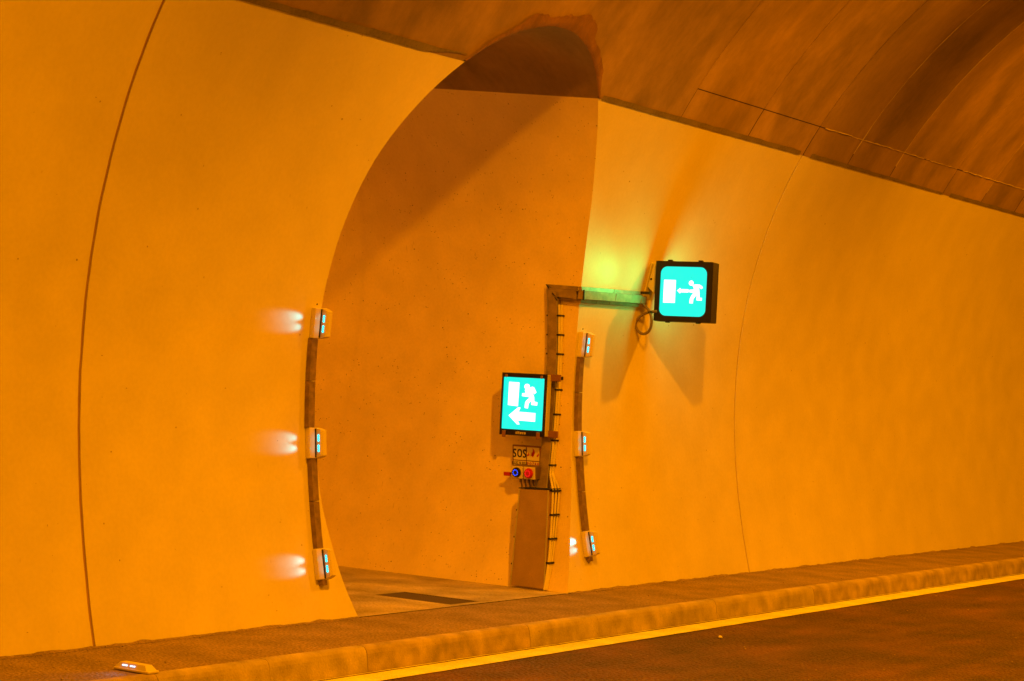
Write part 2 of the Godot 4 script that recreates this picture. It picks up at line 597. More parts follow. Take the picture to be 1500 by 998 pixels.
# ------------------------------------------------------------------ road, walkways, kerbs
func sheet(called: String, x0: float, x1: float, z0: float, z1: float, y: float, m: Material, parent: Node = self) -> MeshInstance3D:
	var mb := MB.new()
	var p := []
	var u := []
	for r in 9:
		var a := []
		var b := []
		for c in 41:
			var q := Vector3(lerpf(x0, x1, c / 40.0), y, lerpf(z0, z1, r / 8.0))
			a.append(q)
			b.append(Vector2(q.x, q.z))
		p.append(a)
		u.append(b)
	mb.grid(p, u, Vector3.UP)
	var o := part(called, mb, m, parent)
	if parent == self:
		o.set_meta("kind", "structure")
	return o

func road() -> void:
	sheet("road", X_MIN, X_MAX, 0.70, 2.0 * ZC - 0.70, ROAD_Y, M.asphalt)
	# the painted edge line: a broad yellow band, slightly uneven along both edges, and a thin lip at the foot of the kerb
	for far in [false, true]:
		for band in [[0.888, 1.075], [0.855, 0.868]]:
			var mb := MB.new()
			var p := [[], []]
			var u := [[], []]
			for k in 521:
				var x := lerpf(X_MIN, X_MAX, k / 520.0)
				var j := [rng.randf_range(-0.003, 0.003), rng.randf_range(-0.003, 0.003)]
				for r in 2:
					var z: float = band[r] + j[r]
					if far:
						z = 2.0 * ZC - z
					p[r].append(Vector3(x, ROAD_Y + 0.004, z))
					u[r].append(Vector2(x, z))
			mb.grid(p, u, Vector3.UP)
			var o := part("edge_line" if band[0] > 0.87 else "edge_line_lip", mb, M.line_paint, self)
			o.set_meta("kind", "structure")
	for far in [false, true]:
		var sgn := -1.0 if far else 1.0
		var zo := 2.0 * ZC if far else 0.0
		var called := "walkway_far_side" if far else "walkway"
		var mb := MB.new()
		var p := []
		var u := []
		for r in 13:
			var a := []
			var b := []
			for c in 261:
				var x := lerpf(X_MIN, X_MAX, c / 260.0)
				var f := r / 12.0
				var z := lerpf(0.004, 0.755, f)
				var y := 0.0006 * sin(x * 1.7 + f * 3.0) * sin(f * PI) - 0.004 * f
				a.append(Vector3(x, y, zo + sgn * z))
				b.append(Vector2(x, z))
			p.append(a)
			u.append(b)
		mb.grid(p, u, Vector3.UP)
		part(called, mb, M.walkway, self).set_meta("kind", "structure")
		# kerb of single stones
		var kerb := setting("kerb_far_side" if far else "kerb")
		var marks := [X_MIN]
		if far:
			marks.append_array([-17.0, -8.6, -0.2, 8.2, 16.6])
		else:
			var xk := -24.733
			while xk < X_MAX - 0.7:
				marks.append(xk)
				xk += 0.806
		marks.append(X_MAX)
		for k in marks.size() - 1:
			var sm := MB.new()
			var a0: float = marks[k] + 0.0015
			var a1: float = marks[k + 1] - 0.0015
			var dy := rng.randf_range(-0.001, 0.001)
			var dz := rng.randf_range(-0.0015, 0.0015)
			var prof := [Vector2(0.757, -0.16), Vector2(0.757, -0.006), Vector2(0.762, 0.0), Vector2(0.800, -0.001), Vector2(0.814, -0.006), Vector2(0.826, -0.019), Vector2(0.834, -0.04), Vector2(0.852, -0.16)]
			for s in prof.size() - 1:
				var g0: Vector2 = prof[s]
				var g1: Vector2 = prof[s + 1]
				var pts := []
				var uvs := []
				for r in 2:
					var g: Vector2 = g0 if r == 0 else g1
					pts.append([Vector3(a0, g.y + dy, zo + sgn * (g.x + dz)), Vector3(a1, g.y + dy, zo + sgn * (g.x + dz))])
					uvs.append([Vector2(a0, g.y), Vector2(a1, g.y)])
				sm.grid(pts, uvs, Vector3(0, g1.x - g0.x, sgn * (g0.y - g1.y)))
			for e in [a0, a1]:
				var want := Vector3(-1 if e == a0 else 1, 0, 0)
				for s in range(1, prof.size() - 1):
					var g0: Vector2 = prof[s]
					var g1: Vector2 = prof[s + 1]
					sm.tri(Vector3(e, prof[0].y, zo + sgn * prof[0].x), Vector3(e, g0.y + dy, zo + sgn * (g0.x + dz)), Vector3(e, g1.y + dy, zo + sgn * (g1.x + dz)), want)
			part("kerb_stone", sm, M.kerb_concrete if rng.randf() < 0.6 else M.kerb_concrete_worn, kerb)
		# bed under the kerb joints
		var bed := MB.new()
		bed.box(Vector3(X_MAX - X_MIN, 0.12, 0.06), 0.002, Transform3D(Basis.IDENTITY, Vector3((X_MIN + X_MAX) / 2.0, -0.085, zo + sgn * 0.79)))
		part("kerb_bed", bed, M.joint, kerb)
	# asphalt smeared up the foot of the wall: an uneven little fillet
	for range_ in [[X_MIN, -1.20], [1.20, X_MAX]]:
		var mb := MB.new()
		var p := [[], [], []]
		var u := [[], [], []]
		var nf := FastNoiseLite.new()
		nf.seed = 5
		nf.frequency = 1.6
		nf.fractal_octaves = 5
		var cnt := int((range_[1] - range_[0]) / 0.03)
		for k in cnt + 1:
			var x: float = lerpf(range_[0], range_[1], float(k) / cnt)
			var hgt := 0.006 + 0.014 * maxf(0.0, nf.get_noise_1d(x * 2.3) + 0.15) + 0.004 * maxf(0.0, nf.get_noise_1d(x * 12.0))
			p[0].append(Vector3(x, hgt, wall_z(hgt) + 0.003))
			p[1].append(Vector3(x, hgt * 0.45, 0.012 + hgt * 0.25))
			p[2].append(Vector3(x, 0.0015, 0.03 + 0.03 * absf(nf.get_noise_1d(x * 2.0 + 40.0))))
			for r in 3:
				u[r].append(Vector2(x, r * 0.02))
		mb.grid(p, u, Vector3(0, 0.6, 0.8))
		part("walkway_edging", mb, M.walkway, self).set_meta("kind", "structure")

# ------------------------------------------------------------------ tunnel lining
func wall_rows() -> Array:
	var rows := []
	for k in 47:
		rows.append(PAINT_TOP * k / 46.0)
	return rows

func tunnel_lining() -> void:
	var lining := setting("tunnel_wall")
	var rows := wall_rows()
	# painted wall, near side: casting sections with an open joint between them
	var joints := [X_MIN, -18.17, -10.78, XL, XR, 11.40, 18.79, X_MAX]
	var gap := [0.0, 0.010, 0.010, 0.0105, 0.010, 0.009, 0.009, 0.0]
	var jn := FastNoiseLite.new()
	jn.seed = 9
	jn.frequency = 2.2
	jn.fractal_octaves = 4
	for k in joints.size() - 1:
		var x0: float = joints[k] + gap[k]
		var x1: float = joints[k + 1] - gap[k + 1]
		var mb := MB.new()
		var spans := []
		if k == 3:
			spans = [[x0, 1.0], [x1, -1.0]]
		else:
			spans = [[x0, 0.0]]
		for sp in spans:
			var p := []
			var u := []
			for y in rows:
				var a := []
				var b := []
				var e0 := x0 + 0.004 * jn.get_noise_2d(x0 * 3.0, y * 3.0)
				var e1 := x1 + 0.004 * jn.get_noise_2d(x1 * 3.0, y * 3.0)
				var from := e0
				var to := e1
				if sp[1] > 0.5:
					to = -arch_x(y)
				elif sp[1] < -0.5:
					from = arch_x(y)
				var n := 25
				for c in n:
					var x := lerpf(from, to, c / float(n - 1))
					a.append(Vector3(x, y, wall_z(y)))
					b.append(Vector2(x / 8.0, y / 4.0))
				p.append(a)
				u.append(b)
			mb.grid(p, u, Vector3(0, 0, 1))
			# flanks of the joint
			for side in [0, p[0].size() - 1]:
				if (sp[1] > 0.5 and side != 0) or (sp[1] < -0.5 and side == 0):
					continue
				var fp := [[], []]
				var fu := [[], []]
				for r in rows.size():
					var q: Vector3 = p[r][side]
					fp[0].append(q)
					fp[1].append(q - wall_n(rows[r]) * 0.03)
					fu[0].append(Vector2.ZERO)
					fu[1].append(Vector2.ZERO)
				mb.grid(fp, fu, Vector3(-1 if side == 0 else 1, 0, 0))
		part("wall_section", mb, M.wall_paint, lining)
		if k > 0:
			var jb := MB.new()
			var jp := [[], []]
			var ju := [[], []]
			for y in rows:
				var q := Vector3(joints[k], y, wall_z(y)) - wall_n(y) * 0.009
				jp[0].append(q + Vector3(-0.05, 0, 0))
				jp[1].append(q + Vector3(0.05, 0, 0))
				ju[0].append(Vector2(0, y))
				ju[1].append(Vector2(0.1, y))
			jb.grid(jp, ju, Vector3(0, 0, 1))
			part("joint_filler", jb, M.joint, lining)
	# far side wall
	var fb := MB.new()
	var fpp := []
	var fuu := []
	for y in rows:
		fpp.append([Vector3(X_MIN, y, 2.0 * ZC - wall_z(y)), Vector3(0, y, 2.0 * ZC - wall_z(y)), Vector3(X_MAX, y, 2.0 * ZC - wall_z(y))])
		fuu.append([Vector2(X_MIN / 8, y), Vector2(0, y), Vector2(X_MAX / 8, y)])
	fb.grid(fpp, fuu, Vector3(0, 0, -1))
	part("wall_section_far_side", fb, M.wall_paint, lining)
	# vault: formwork panels, a low band under the first long line and full arches above it
	var seams := [X_MIN, -18.17, -10.78, -6.9, -4.62, XL, 1.93, 3.0, XR, 4.85, 5.75, 7.03, 8.0, 8.95, 9.9, 11.40, 14.9, 18.79, X_MAX]
	for k in seams.size() - 1:
		var x0: float = seams[k] + 0.0045
		var x1: float = seams[k + 1] - 0.0045
		var cols := 9 if (x1 - x0) < 3.0 else 7
		var plain: bool = seams[k + 1] < 2.0          # no long form line left of the second arch panel
		if seams[k] == XL:
			cols = 121
		var off := rng.randf_range(0.0, 0.005)
		var low := MB.new()
		var lp := []
		var lu := []
		var lrows := 7
		var has_low := false
		for r in lrows:
			var a := []
			var b := []
			for c in cols:
				var x := lerpf(x0, x1, c / float(cols - 1))
				var bot := maxf(PAINT_TOP, arch_top(x))
				var top := maxf(bot, BAND_TOP - (0.0 if plain else 0.003))
				if top > bot + 0.001:
					has_low = true
				var y := lerpf(bot, top, r / float(lrows - 1))
				var inn := off * (1.0 if plain else 0.6) * smoothstep(0.82, 1.0, absf(x))
				a.append(Vector3(x, y, wall_z(y)) + wall_n(y) * inn)
				b.append(Vector2(x / 8.0, y / 5.0))
			lp.append(a)
			lu.append(b)
		if has_low:
			low.grid(lp, lu, Vector3(0, -0.4, 1))
			part("vault_panel", low, M["vault_%d" % (0 if plain else rng.randi() % 4)], lining)
		var up := MB.new()
		var pp := []
		var uu := []
		var vr := 61
		for r in vr:
			var a := []
			var b := []
			for c in cols:
				var x := lerpf(x0, x1, c / float(cols - 1))
				var y0 := maxf(BAND_TOP + (0.0 if plain else 0.003), arch_top(x))
				var q := vault_pt(y0, r / float(vr - 1))
				var to_mid := (Vector3(0, 1.6, ZC) - q).normalized()
				var inn := off * smoothstep(0.82, 1.0, absf(x)) if r < 2 else off
				a.append(Vector3(x, q.y, q.z) + to_mid * inn)
				var far_v := q.y / 5.0 if r <= vr / 2 else 2.6 - q.y / 5.0
				b.append(Vector2(x / 8.0, far_v))
			pp.append(a)
			uu.append(b)
		up.grid(pp, uu, Vector3(0, -1, 0))
		for side in [0, cols - 1]:
			var fp := [[], []]
			var fu := [[], []]
			for r in vr:
				var q: Vector3 = pp[r][side]
				var back := (q - Vector3(q.x, 1.6, ZC)).normalized() * 0.02
				fp[0].append(q)
				fp[1].append(q + back)
				fu[0].append(uu[r][side])
				fu[1].append(uu[r][side])
			up.grid(fp, fu, Vector3(-1 if side == 0 else 1, 0, 0))
		part("vault_panel", up, M["vault_%d" % (0 if plain else rng.randi() % 4)], lining)
		if k > 0:
			var sb := MB.new()
			var sp := [[], []]
			var su := [[], []]
			for r in vr:
				var q := vault_pt(maxf(PAINT_TOP + 0.01, arch_top(seams[k]) + 0.02), r / float(vr - 1))
				q.x = seams[k]
				q += (q - Vector3(q.x, 1.6, ZC)).normalized() * 0.012
				sp[0].append(q + Vector3(-0.03, 0, 0))
				sp[1].append(q + Vector3(0.03, 0, 0))
				su[0].append(Vector2(0, q.y))
				su[1].append(Vector2(0.06, q.y))
			sb.grid(sp, su, Vector3(0, -1, 0))
			part("seam_filler", sb, M.seam_dark, lining)
	# behind the long formwork line
	for span in [[X_MIN, -0.5], [0.5, X_MAX]]:
		var lb := MB.new()
		var p := [[], []]
		var u := [[], []]
		for c in 60:
			var x := lerpf(span[0], span[1], c / 59.0)
			for r in 2:
				var y := BAND_TOP + (-0.02 if r == 0 else 0.02)
				p[r].append(Vector3(x, y, wall_z(y)) - wall_n(y) * 0.008)
				u[r].append(Vector2(x / 8.0, y))
		lb.grid(p, u, Vector3(0, -0.4, 1))
		part("seam_filler", lb, M.seam_dark, lining)
	# fins of grout squeezed out along some of the form edges
	for fx in [4.853, 5.752, 8.0]:
		var fb2 := MB.new()
		var fp2 := [[], [], []]
		var fu2 := [[], [], []]
		for r in 61:
			var q := vault_pt(BAND_TOP - 0.12, r / 60.0)
			var inw := (Vector3(0, 1.6, ZC) - q).normalized()
			var jx: float = fx + 0.003 * jn.get_noise_1d(q.y * 9.0 + fx * 7.0)
			var hh := 0.002 + 0.006 * maxf(0.0, jn.get_noise_1d(q.y * 3.0 + fx * 3.0) + 0.4)
			for e in 3:
				fp2[e].append(Vector3(jx + (e - 1) * 0.005, q.y, q.z) + inw * (hh if e == 1 else -0.002))
				fu2[e].append(Vector2(e, r))
		fb2.grid(fp2, fu2, Vector3(0, -1, 0))
		part("formwork_fin", fb2, M.form_fin, lining)
	for span in [[4.1, 6.2], [6.25, 7.0], [7.15, 9.6]]:
		var fb2 := MB.new()
		var fp2 := [[], [], []]
		var fu2 := [[], [], []]
		for c in 101:
			var x := lerpf(span[0], span[1], c / 100.0)
			var hh := 0.001 + 0.009 * maxf(0.0, jn.get_noise_1d(x * 3.3 + 11.0) + 0.3)
			for e in 3:
				var y := BAND_TOP + 0.002 + (e - 1) * 0.005 + 0.006 * jn.get_noise_1d(x * 1.4)
				fp2[e].append(Vector3(x, y, wall_z(y)) + wall_n(y) * (hh + 0.004 if e == 1 else 0.0))
				fu2[e].append(Vector2(x, e))
		fb2.grid(fp2, fu2, Vector3(0, -0.5, 1))
		part("formwork_fin", fb2, M.form_fin, lining)
	# far low band
	var fl := MB.new()
	var q0 := []
	var q1 := []
	for r in 5:
		var y := lerpf(PAINT_TOP, BAND_TOP, r / 4.0)
		q0.append([Vector3(X_MIN, y, 2.0 * ZC - wall_z(y)), Vector3(X_MAX, y, 2.0 * ZC - wall_z(y))])
		q1.append([Vector2(X_MIN / 8, y / 5), Vector2(X_MAX / 8, y / 5)])
	fl.grid(q0, q1, Vector3(0, 0, -1))
	part("vault_panel", fl, M.vault_1, lining)
	# darker uneven strips just over the paint
	for s in [[-9.0, -3.42], [-3.36, -0.815], [0.83, 3.94], [4.14, 7.03], [7.2, 10.4]]:
		var pb := MB.new()
		var p := [[], [], []]
		var u := [[], [], []]
		var cnt := 60
		for c in cnt + 1:
			var f := c / float(cnt)
			var x := lerpf(s[0], s[1], f)
			var wdt := 0.034 + 0.006 * jn.get_noise_1d(x * 2.0)
			var y0 := PAINT_TOP - 0.002 + 0.003 * jn.get_noise_1d(x * 5.0 + 7.0)
			if s[1] == -0.815:
				y0 += 0.044 * smoothstep(0.82, 1.0, f)
				wdt = (wdt + 0.008 * smoothstep(0.3, 0.8, f)) * (1.0 - 0.9 * smoothstep(0.8, 1.0, f))
			if s[0] > 4.0:
				wdt *= 1.0 - 0.5 * f
			for r in 3:
				var y := y0 + wdt * r / 2.0
				p[r].append(Vector3(x, y, wall_z(y)) + wall_n(y) * 0.0062)
				u[r].append(Vector2(x, y))
		pb.grid(p, u, Vector3(0, -0.4, 1))
		part("dark_strip", pb, M.strip_dark, lining)
	# patching mortar smeared round the crown of the passage mouth
	var cb := MB.new()
	var cp := []
	var cu := []
	for r in 5:
		cp.append([])
		cu.append([])
	for c in 121:
		var f := c / 120.0
		var x := lerpf(-0.80, 0.80, f)
		var ay := maxf(arch_top(x), PAINT_TOP)
		var side := smoothstep(0.0, 0.35, f) * (1.0 - 0.85 * smoothstep(0.80, 1.0, f))
		var wd := (0.012 + 0.075 * side) * (1.0 + 0.7 * jn.get_noise_1d(x * 1.1 + 5.0)) + 0.012 * jn.get_noise_1d(x * 7.0 + 3.0)
		var dir := Vector2(x * 0.55, 1.0).normalized()
		for r in 5:
			var q := Vector2(x, ay) + dir * maxf(wd, 0.006) * r / 4.0
			cp[r].append(Vector3(q.x, q.y, wall_z(q.y)) + wall_n(q.y) * (0.0085 if r > 0 else 0.002))
			cu[r].append(q)
	cb.grid(cp, cu, Vector3(0, -0.4, 1))
	part("mortar_patch", cb, M.patch_mortar, lining)

# ------------------------------------------------------------------ cross passage
func passage_joint(y: float) -> float:
	return -2.47 + 0.137 * y

func passage() -> void:
	var pas := setting("passage_wall")
	var deep := -7.5
	# s is the place on the outline, c the depth; paint reaches up to a line that climbs gently inwards
	for section in 2:
		for kind in 3:         # 0 right wall, 1 left wall, 2 vault
			var mb := MB.new()
			var p := []
			var u := []
			var rn := 41
			var cn := 33
			for r in rn:
				var a := []
				var b := []
				for c in cn:
					var f := c / float(cn - 1)
					var zmid := lerpf(wall_z(PAINT_TOP), passage_joint(3.4), f) if section == 0 else lerpf(passage_joint(3.4), deep, f)
					var yl := minf(PAINT_TOP + 0.0765 * (wall_z(PAINT_TOP) - zmid), 3.775)
					var sl := arch_s(yl)
					var s: float
					var sg := 1.0
					if kind < 2:
						s = sl * r / float(rn - 1)
						sg = 1.0 if kind == 0 else -1.0
					else:
						var g := r / float(rn - 1) * 2.0 - 1.0
						s = lerpf(1.0, sl, absf(g))
						sg = signf(g)
					var o := arch_at(s)
					var z0 := wall_z(o.y) if section == 0 else passage_joint(o.y) - 0.002
					var z1 := passage_joint(o.y) + 0.002 if section == 0 else deep
					var z := lerpf(z0, z1, f)
					a.append(Vector3(o.x * sg, o.y, z))
					b.append(Vector2(z / 6.0 + 0.31, (s * sg) * 0.9 + 0.2))
				p.append(a)
				u.append(b)
			mb.grid(p, u, [Vector3(-1, 0, 0), Vector3(1, 0, 0), Vector3(0, -1, 0)][kind])
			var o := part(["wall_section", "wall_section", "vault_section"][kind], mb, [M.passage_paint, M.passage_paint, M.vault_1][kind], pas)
	# filler ring behind the joint
	var jb := MB.new()
	var jp := [[], []]
	var ju := [[], []]
	for k in 81:
		var g := k / 80.0 * 2.0 - 1.0
		var o := arch_at(1.0 - absf(g))
		var sg := signf(g) if g != 0.0 else 1.0
		var q := Vector3(o.x * sg, o.y, passage_joint(o.y))
		var out := Vector3(o.x * sg, o.y - 1.5, 0).normalized() * 0.003
		jp[0].append(q + out + Vector3(0, 0, 0.03))
		jp[1].append(q + out + Vector3(0, 0, -0.03))
		ju[0].append(Vector2(k, 0))
		ju[1].append(Vector2(k, 1))
	jb.grid(jp, ju, Vector3(0, -1, 0))
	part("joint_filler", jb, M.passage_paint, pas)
	# end wall
	var eb := MB.new()
	var poly := PackedVector2Array()
	for k in range(0, 161, 4):
		poly.append(arch_pts[k])
	for k in range(156, -1, -4):
		poly.append(Vector2(-arch_pts[k].x, arch_pts[k].y))
	eb.plate(poly, 0.1, Transform3D(Basis.IDENTITY, Vector3(0, 0, deep - 0.1)))
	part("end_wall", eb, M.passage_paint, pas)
	# floor, with the drain opening left free
	var fl := MB.new()
	var gx0 := -0.13
	var gx1 := 0.20
	var gz0 := -0.70
	var gz1 := -0.07
	for rect in [[-1.25, gx0, deep, -0.004], [gx1, 1.25, deep, -0.004], [gx0, gx1, deep, gz0], [gx0, gx1, gz1, -0.004]]:
		var pp := []
		var uu := []
		for r in 5:
			var a := []
			var b := []
			for c in 5:
				var q := Vector3(lerpf(rect[0], rect[1], c / 4.0), 0.002, lerpf(rect[2], rect[3], r / 4.0))
				a.append(q)
				b.append(Vector2(q.x, q.z))
			pp.append(a)
			uu.append(b)
		fl.grid(pp, uu, Vector3.UP)
	part("passage_floor", fl, M.floor_concrete, self).set_meta("kind", "structure")
	# open joint between floor and walkway
	var gb := MB.new()
	gb.box(Vector3(2.5, 0.02, 0.05), 0.002, Transform3D(Basis.IDENTITY, Vector3(0, -0.02, 0.0)))
	part("floor_joint", gb, M.sump, self).set_meta("kind", "structure")
	# drain grate
	var t := thing("floor_grate", "dark steel mesh drain grate in the passage floor", "grate", Transform3D(Basis.IDENTITY, Vector3((gx0 + gx1) / 2.0, 0.0, (gz0 + gz1) / 2.0)))
	var w := gx1 - gx0
	var l := gz1 - gz0
	var fr := MB.new()
	for s in [-1.0, 1.0]:
		fr.box(Vector3(0.012, 0.03, l), 0.002, Transform3D(Basis.IDENTITY, Vector3(s * (w / 2 - 0.006), -0.012, 0)))
		fr.box(Vector3(w - 0.024, 0.03, 0.012), 0.002, Transform3D(Basis.IDENTITY, Vector3(0, -0.012, s * (l / 2 - 0.006))))
	part("frame", fr, M.grate_steel, t)
	for k in 27:
		var bb := MB.new()
		bb.box(Vector3(w - 0.026, 0.022, 0.006), 0.001, Transform3D(Basis.IDENTITY, Vector3(0, -0.011, lerpf(-l / 2 + 0.025, l / 2 - 0.025, k / 26.0))))
		part("bar", bb, M.grate_steel, t)
	for k in 11:
		var bb := MB.new()
		bb.box(Vector3(0.005, 0.016, l - 0.026), 0.001, Transform3D(Basis.IDENTITY, Vector3(lerpf(-w / 2 + 0.025, w / 2 - 0.025, k / 10.0), -0.014, 0)))
		part("cross_bar", bb, M.grate_steel, t)
	var su := MB.new()
	su.box(Vector3(w + 0.04, 0.02, l + 0.04), 0.002, Transform3D(Basis.IDENTITY, Vector3(0, -0.09, 0)))
	part("sump", su, M.sump, t)

# ------------------------------------------------------------------ signs
func poly(pts: Array, org: Vector2, size: Vector2, span: Vector2) -> PackedVector2Array:
	# outline given in sketch units (org top left, size across) to a plane centred on 0, y up
	var out := PackedVector2Array()
	for q in pts:
		out.append(Vector2(((q[0] - org.x) / size.x - 0.5) * span.x, (0.5 - (q[1] - org.y) / size.y) * span.y))
	return out

func disc(c: Array, r: Vector2, org: Vector2, size: Vector2, span: Vector2) -> PackedVector2Array:
	var pts := []
	for k in 20:
		pts.append([c[0] + cos(TAU * k / 20.0) * r.x, c[1] + sin(TAU * k / 20.0) * r.y])
	return poly(pts, org, size, span)

func rounded(w: float, h: float, r: float) -> PackedVector2Array:
	var out := PackedVector2Array()
	for q in [[1, 1, 0], [-1, 1, 1], [-1, -1, 2], [1, -1, 3]]:
		for k in 7:
			var th: float = (q[2] + k / 6.0) * PI / 2.0
			out.append(Vector2(q[0] * (w / 2 - r) + cos(th) * r, q[1] * (h / 2 - r) + sin(th) * r))
	return out

# a flat ring between an outer rectangle and a rounded inner one
func bezel(mb: MB, w: float, h: float, inner: PackedVector2Array, z0: float, z1: float, xf: Transform3D) -> void:
	var n := inner.size()
	var outer := PackedVector2Array()
	for i in n:
		var g := i * 4 / n                  # the four rounded corners in turn
		outer.append(Vector2((1 if g == 0 or g == 3 else -1) * w / 2, (1 if g < 2 else -1) * h / 2))
	for i in n:
		var j := (i + 1) % n
		mb.quad(xf * Vector3(inner[i].x, inner[i].y, z1), xf * Vector3(inner[j].x, inner[j].y, z1), xf * Vector3(outer[j].x, outer[j].y, z1), xf * Vector3(outer[i].x, outer[i].y, z1), xf.basis.z)
		var mid := -(inner[i] + inner[j])
		mb.quad(xf * Vector3(inner[i].x, inner[i].y, z0), xf * Vector3(inner[j].x, inner[j].y, z0), xf * Vector3(inner[j].x, inner[j].y, z1), xf * Vector3(inner[i].x, inner[i].y, z1), xf.basis * Vector3(mid.x, mid.y, 0))

func sign_light(parent: Node3D, size: Vector2, at: Vector3, turn: float, energy: float) -> void:
	var l := AreaLight3D.new()
	l.name = "light"
	l.area_size = size
	l.area_normalize_energy = true
	l.light_color = Color(0.0, 1.0, 0.30)
	l.light_energy = energy
	l.area_range = 20.0
	l.area_attenuation = 2.0
	l.shadow_enabled = true
	parent.add_child(l, true)
	l.position = at
	l.rotation = Vector3(0, turn, 0)

func flag_sign() -> void:
	var a := deg_to_rad(12.0)
	var bx := Vector3(sin(a), 0, cos(a))
	var bz := Vector3(-cos(a), 0, sin(a))
	var w := 0.447
	var h := 0.458
	var dep := 0.17
	var left := Vector3(2.301, 2.213, -0.05)
	var c := left + bx * w / 2.0
	c.y = 2.226
	var t := thing("exit_sign", "black square flag exit sign glowing green, arrow and runner, jutting from the tunnel wall", "exit sign", Transform3D(Basis(bx, Vector3.UP, bz), c))
	var hb := MB.new()
	hb.box(Vector3(w, h, dep - 0.02), 0.006, Transform3D(Basis.IDENTITY, Vector3(0, 0, -dep / 2)))
	part("housing", hb, M.black_housing, t)
	var dw := 0.365
	var dh := 0.374
	var org := Vector2(333, 225)
	var size := Vector2(489, 517)
	var span := Vector2(dw, dh)
	for back in [false, true]:
		var xf := Transform3D.IDENTITY
		if back:
			xf = Transform3D(Basis(Vector3.UP, PI), Vector3(0, 0, -dep))
		var inner := rounded(dw, dh, 0.052)
		var bb := MB.new()
		bezel(bb, w - 0.004, h - 0.004, inner, -0.010, 0.003, xf)
		part("bezel", bb, M.black_bezel, t)
		var rim := MB.new()
		rim.plate(inner, 0.002, xf * Transform3D(Basis.IDENTITY, Vector3(0, 0, -0.0095)))
		var face := part("display", rim, M.sign_green, t)
		var door := MB.new()
		door.plate(poly([[370, 365], [495, 365], [495, 605], [370, 605]], org, size, span), 0.002, xf * Transform3D(Basis.IDENTITY, Vector3(0, 0, -0.0075)))
		part("door_symbol", door, M.sign_white, face)
		var arrow := MB.new()
		arrow.plate(poly([[512, 475], [545, 446], [550, 458], [633, 458], [633, 492], [550, 492], [545, 505]], org, size, span), 0.002, xf * Transform3D(Basis.IDENTITY, Vector3(0, 0, -0.0075)))
		part("arrow_symbol", arrow, M.sign_white, face)
		var man := MB.new()
		man.plate(disc([658, 392], Vector2(25, 27), org, size, span), 0.002, xf * Transform3D(Basis.IDENTITY, Vector3(0, 0, -0.0075)))
		man.plate(poly([[668, 414], [700, 405], [748, 405], [776, 424], [783, 440], [766, 453], [748, 438], [742, 440], [749, 482], [753, 542], [778, 543], [778, 572], [722, 572], [721, 524], [714, 522], [688, 560], [685, 604], [648, 604], [650, 560], [662, 530], [686, 492], [645, 490], [638, 478], [645, 462], [690, 458], [684, 436]], org, size, span), 0.002, xf * Transform3D(Basis.IDENTITY, Vector3(0, 0, -0.0075)))
		part("runner_symbol", man, M.sign_white, face)
		sign_light(t, Vector2(dw, dh), Vector3(0, 0, 0.006 if not back else -dep - 0.006), PI if not back else 0.0, 0.3 if not back else 0.2)
	var added_spot := SpotLight3D.new()          # added spot: throws the green patch on the wall ahead of the sign
	added_spot.name = "light"
	added_spot.light_color = Color(0.0, 1.0, 0.45)
	added_spot.light_energy = 0.38
	added_spot.light_size = 0.06
	added_spot.spot_angle = 36.0
	added_spot.spot_angle_attenuation = 0.9
	added_spot.spot_range = 12.0
	added_spot.spot_attenuation = 2.0
	added_spot.shadow_enabled = true
	t.add_child(added_spot, true)
	added_spot.position = Vector3(-0.06, 0.03, 0.075)
	added_spot.rotation = Basis.looking_at(Vector3(-0.24, 0.0, 1.0), Vector3.UP).get_euler()
	for s in [-1.0, 1.0]:
		for x in [-0.115, 0.125]:
			var cl := MB.new()
			cl.box(Vector3(0.035, 0.012, 0.03), 0.003, Transform3D(Basis.IDENTITY, Vector3(x, s * (h / 2 + 0.004), -0.02)))
			part("latch", cl, M.black_housing, t)
	# mounting plate and arm to the wall
	var inv := t.transform.affine_inverse()
	var pl := MB.new()
	pl.plate(PackedVector2Array([Vector2(-0.125, 0.105), Vector2(-0.01, 0.105), Vector2(-0.01, -0.135), Vector2(-0.03, -0.135), Vector2(-0.075, -0.09), Vector2(-0.125, -0.08)]), 0.006, Transform3D(Basis.IDENTITY, Vector3(-w / 2 + 0.008, 0.115, -0.06)), true)
	var br := part("bracket_plate", pl, M.bracket_paint, t)
	for q in [Vector3(-w / 2 - 0.075, 0.195, -0.052), Vector3(-w / 2 - 0.05, 0.09, -0.052)]:
		var sc := MB.new()
		sc.lathe([Vector2(0.0, 0.006), Vector2(0.006, 0.005), Vector2(0.009, 0.0)], 10, Transform3D(Basis.IDENTITY, q))
		part("screw", sc, M.strap_black, br)
	var wp := MB.new()
	var wall_at := Vector3(2.40, 2.30, wall_z(2.30) + 0.006)
	wp.box(Vector3(0.16, 0.28, 0.01), 0.002, inv * Transform3D(Basis(Vector3.RIGHT, 0.22), wall_at))
	part("wall_plate", wp, M.bracket_paint, t)
	var arm := MB.new()
	arm.tube([inv * Vector3(2.38, 2.34, wall_z(2.34)), inv * Vector3(2.40, 2.30, 0.02)], 0.02, 12)
	part("arm", arm, M.bracket_paint, t)

	# flexible conduit looping from the tray to the sign
	var cd := thing("cable_loop", "grey flexible cable hanging in a loop beside the flag exit sign", "cable")
	var ctl := [Vector3(2.22, 2.135, -0.125), Vector3(2.27, 2.11, -0.115), Vector3(2.275, 2.06, -0.068), Vector3(2.275, 1.99, -0.048), Vector3(2.28, 1.92, -0.068), Vector3(2.28, 1.894, -0.118), Vector3(2.28, 1.92, -0.172), Vector3(2.28, 1.978, -0.19), Vector3(2.285, 2.03, -0.152), Vector3(2.29, 2.056, -0.10), Vector3(2.292, 2.066, -0.045), Vector3(2.30, 2.07, -0.02)]
	var path := []
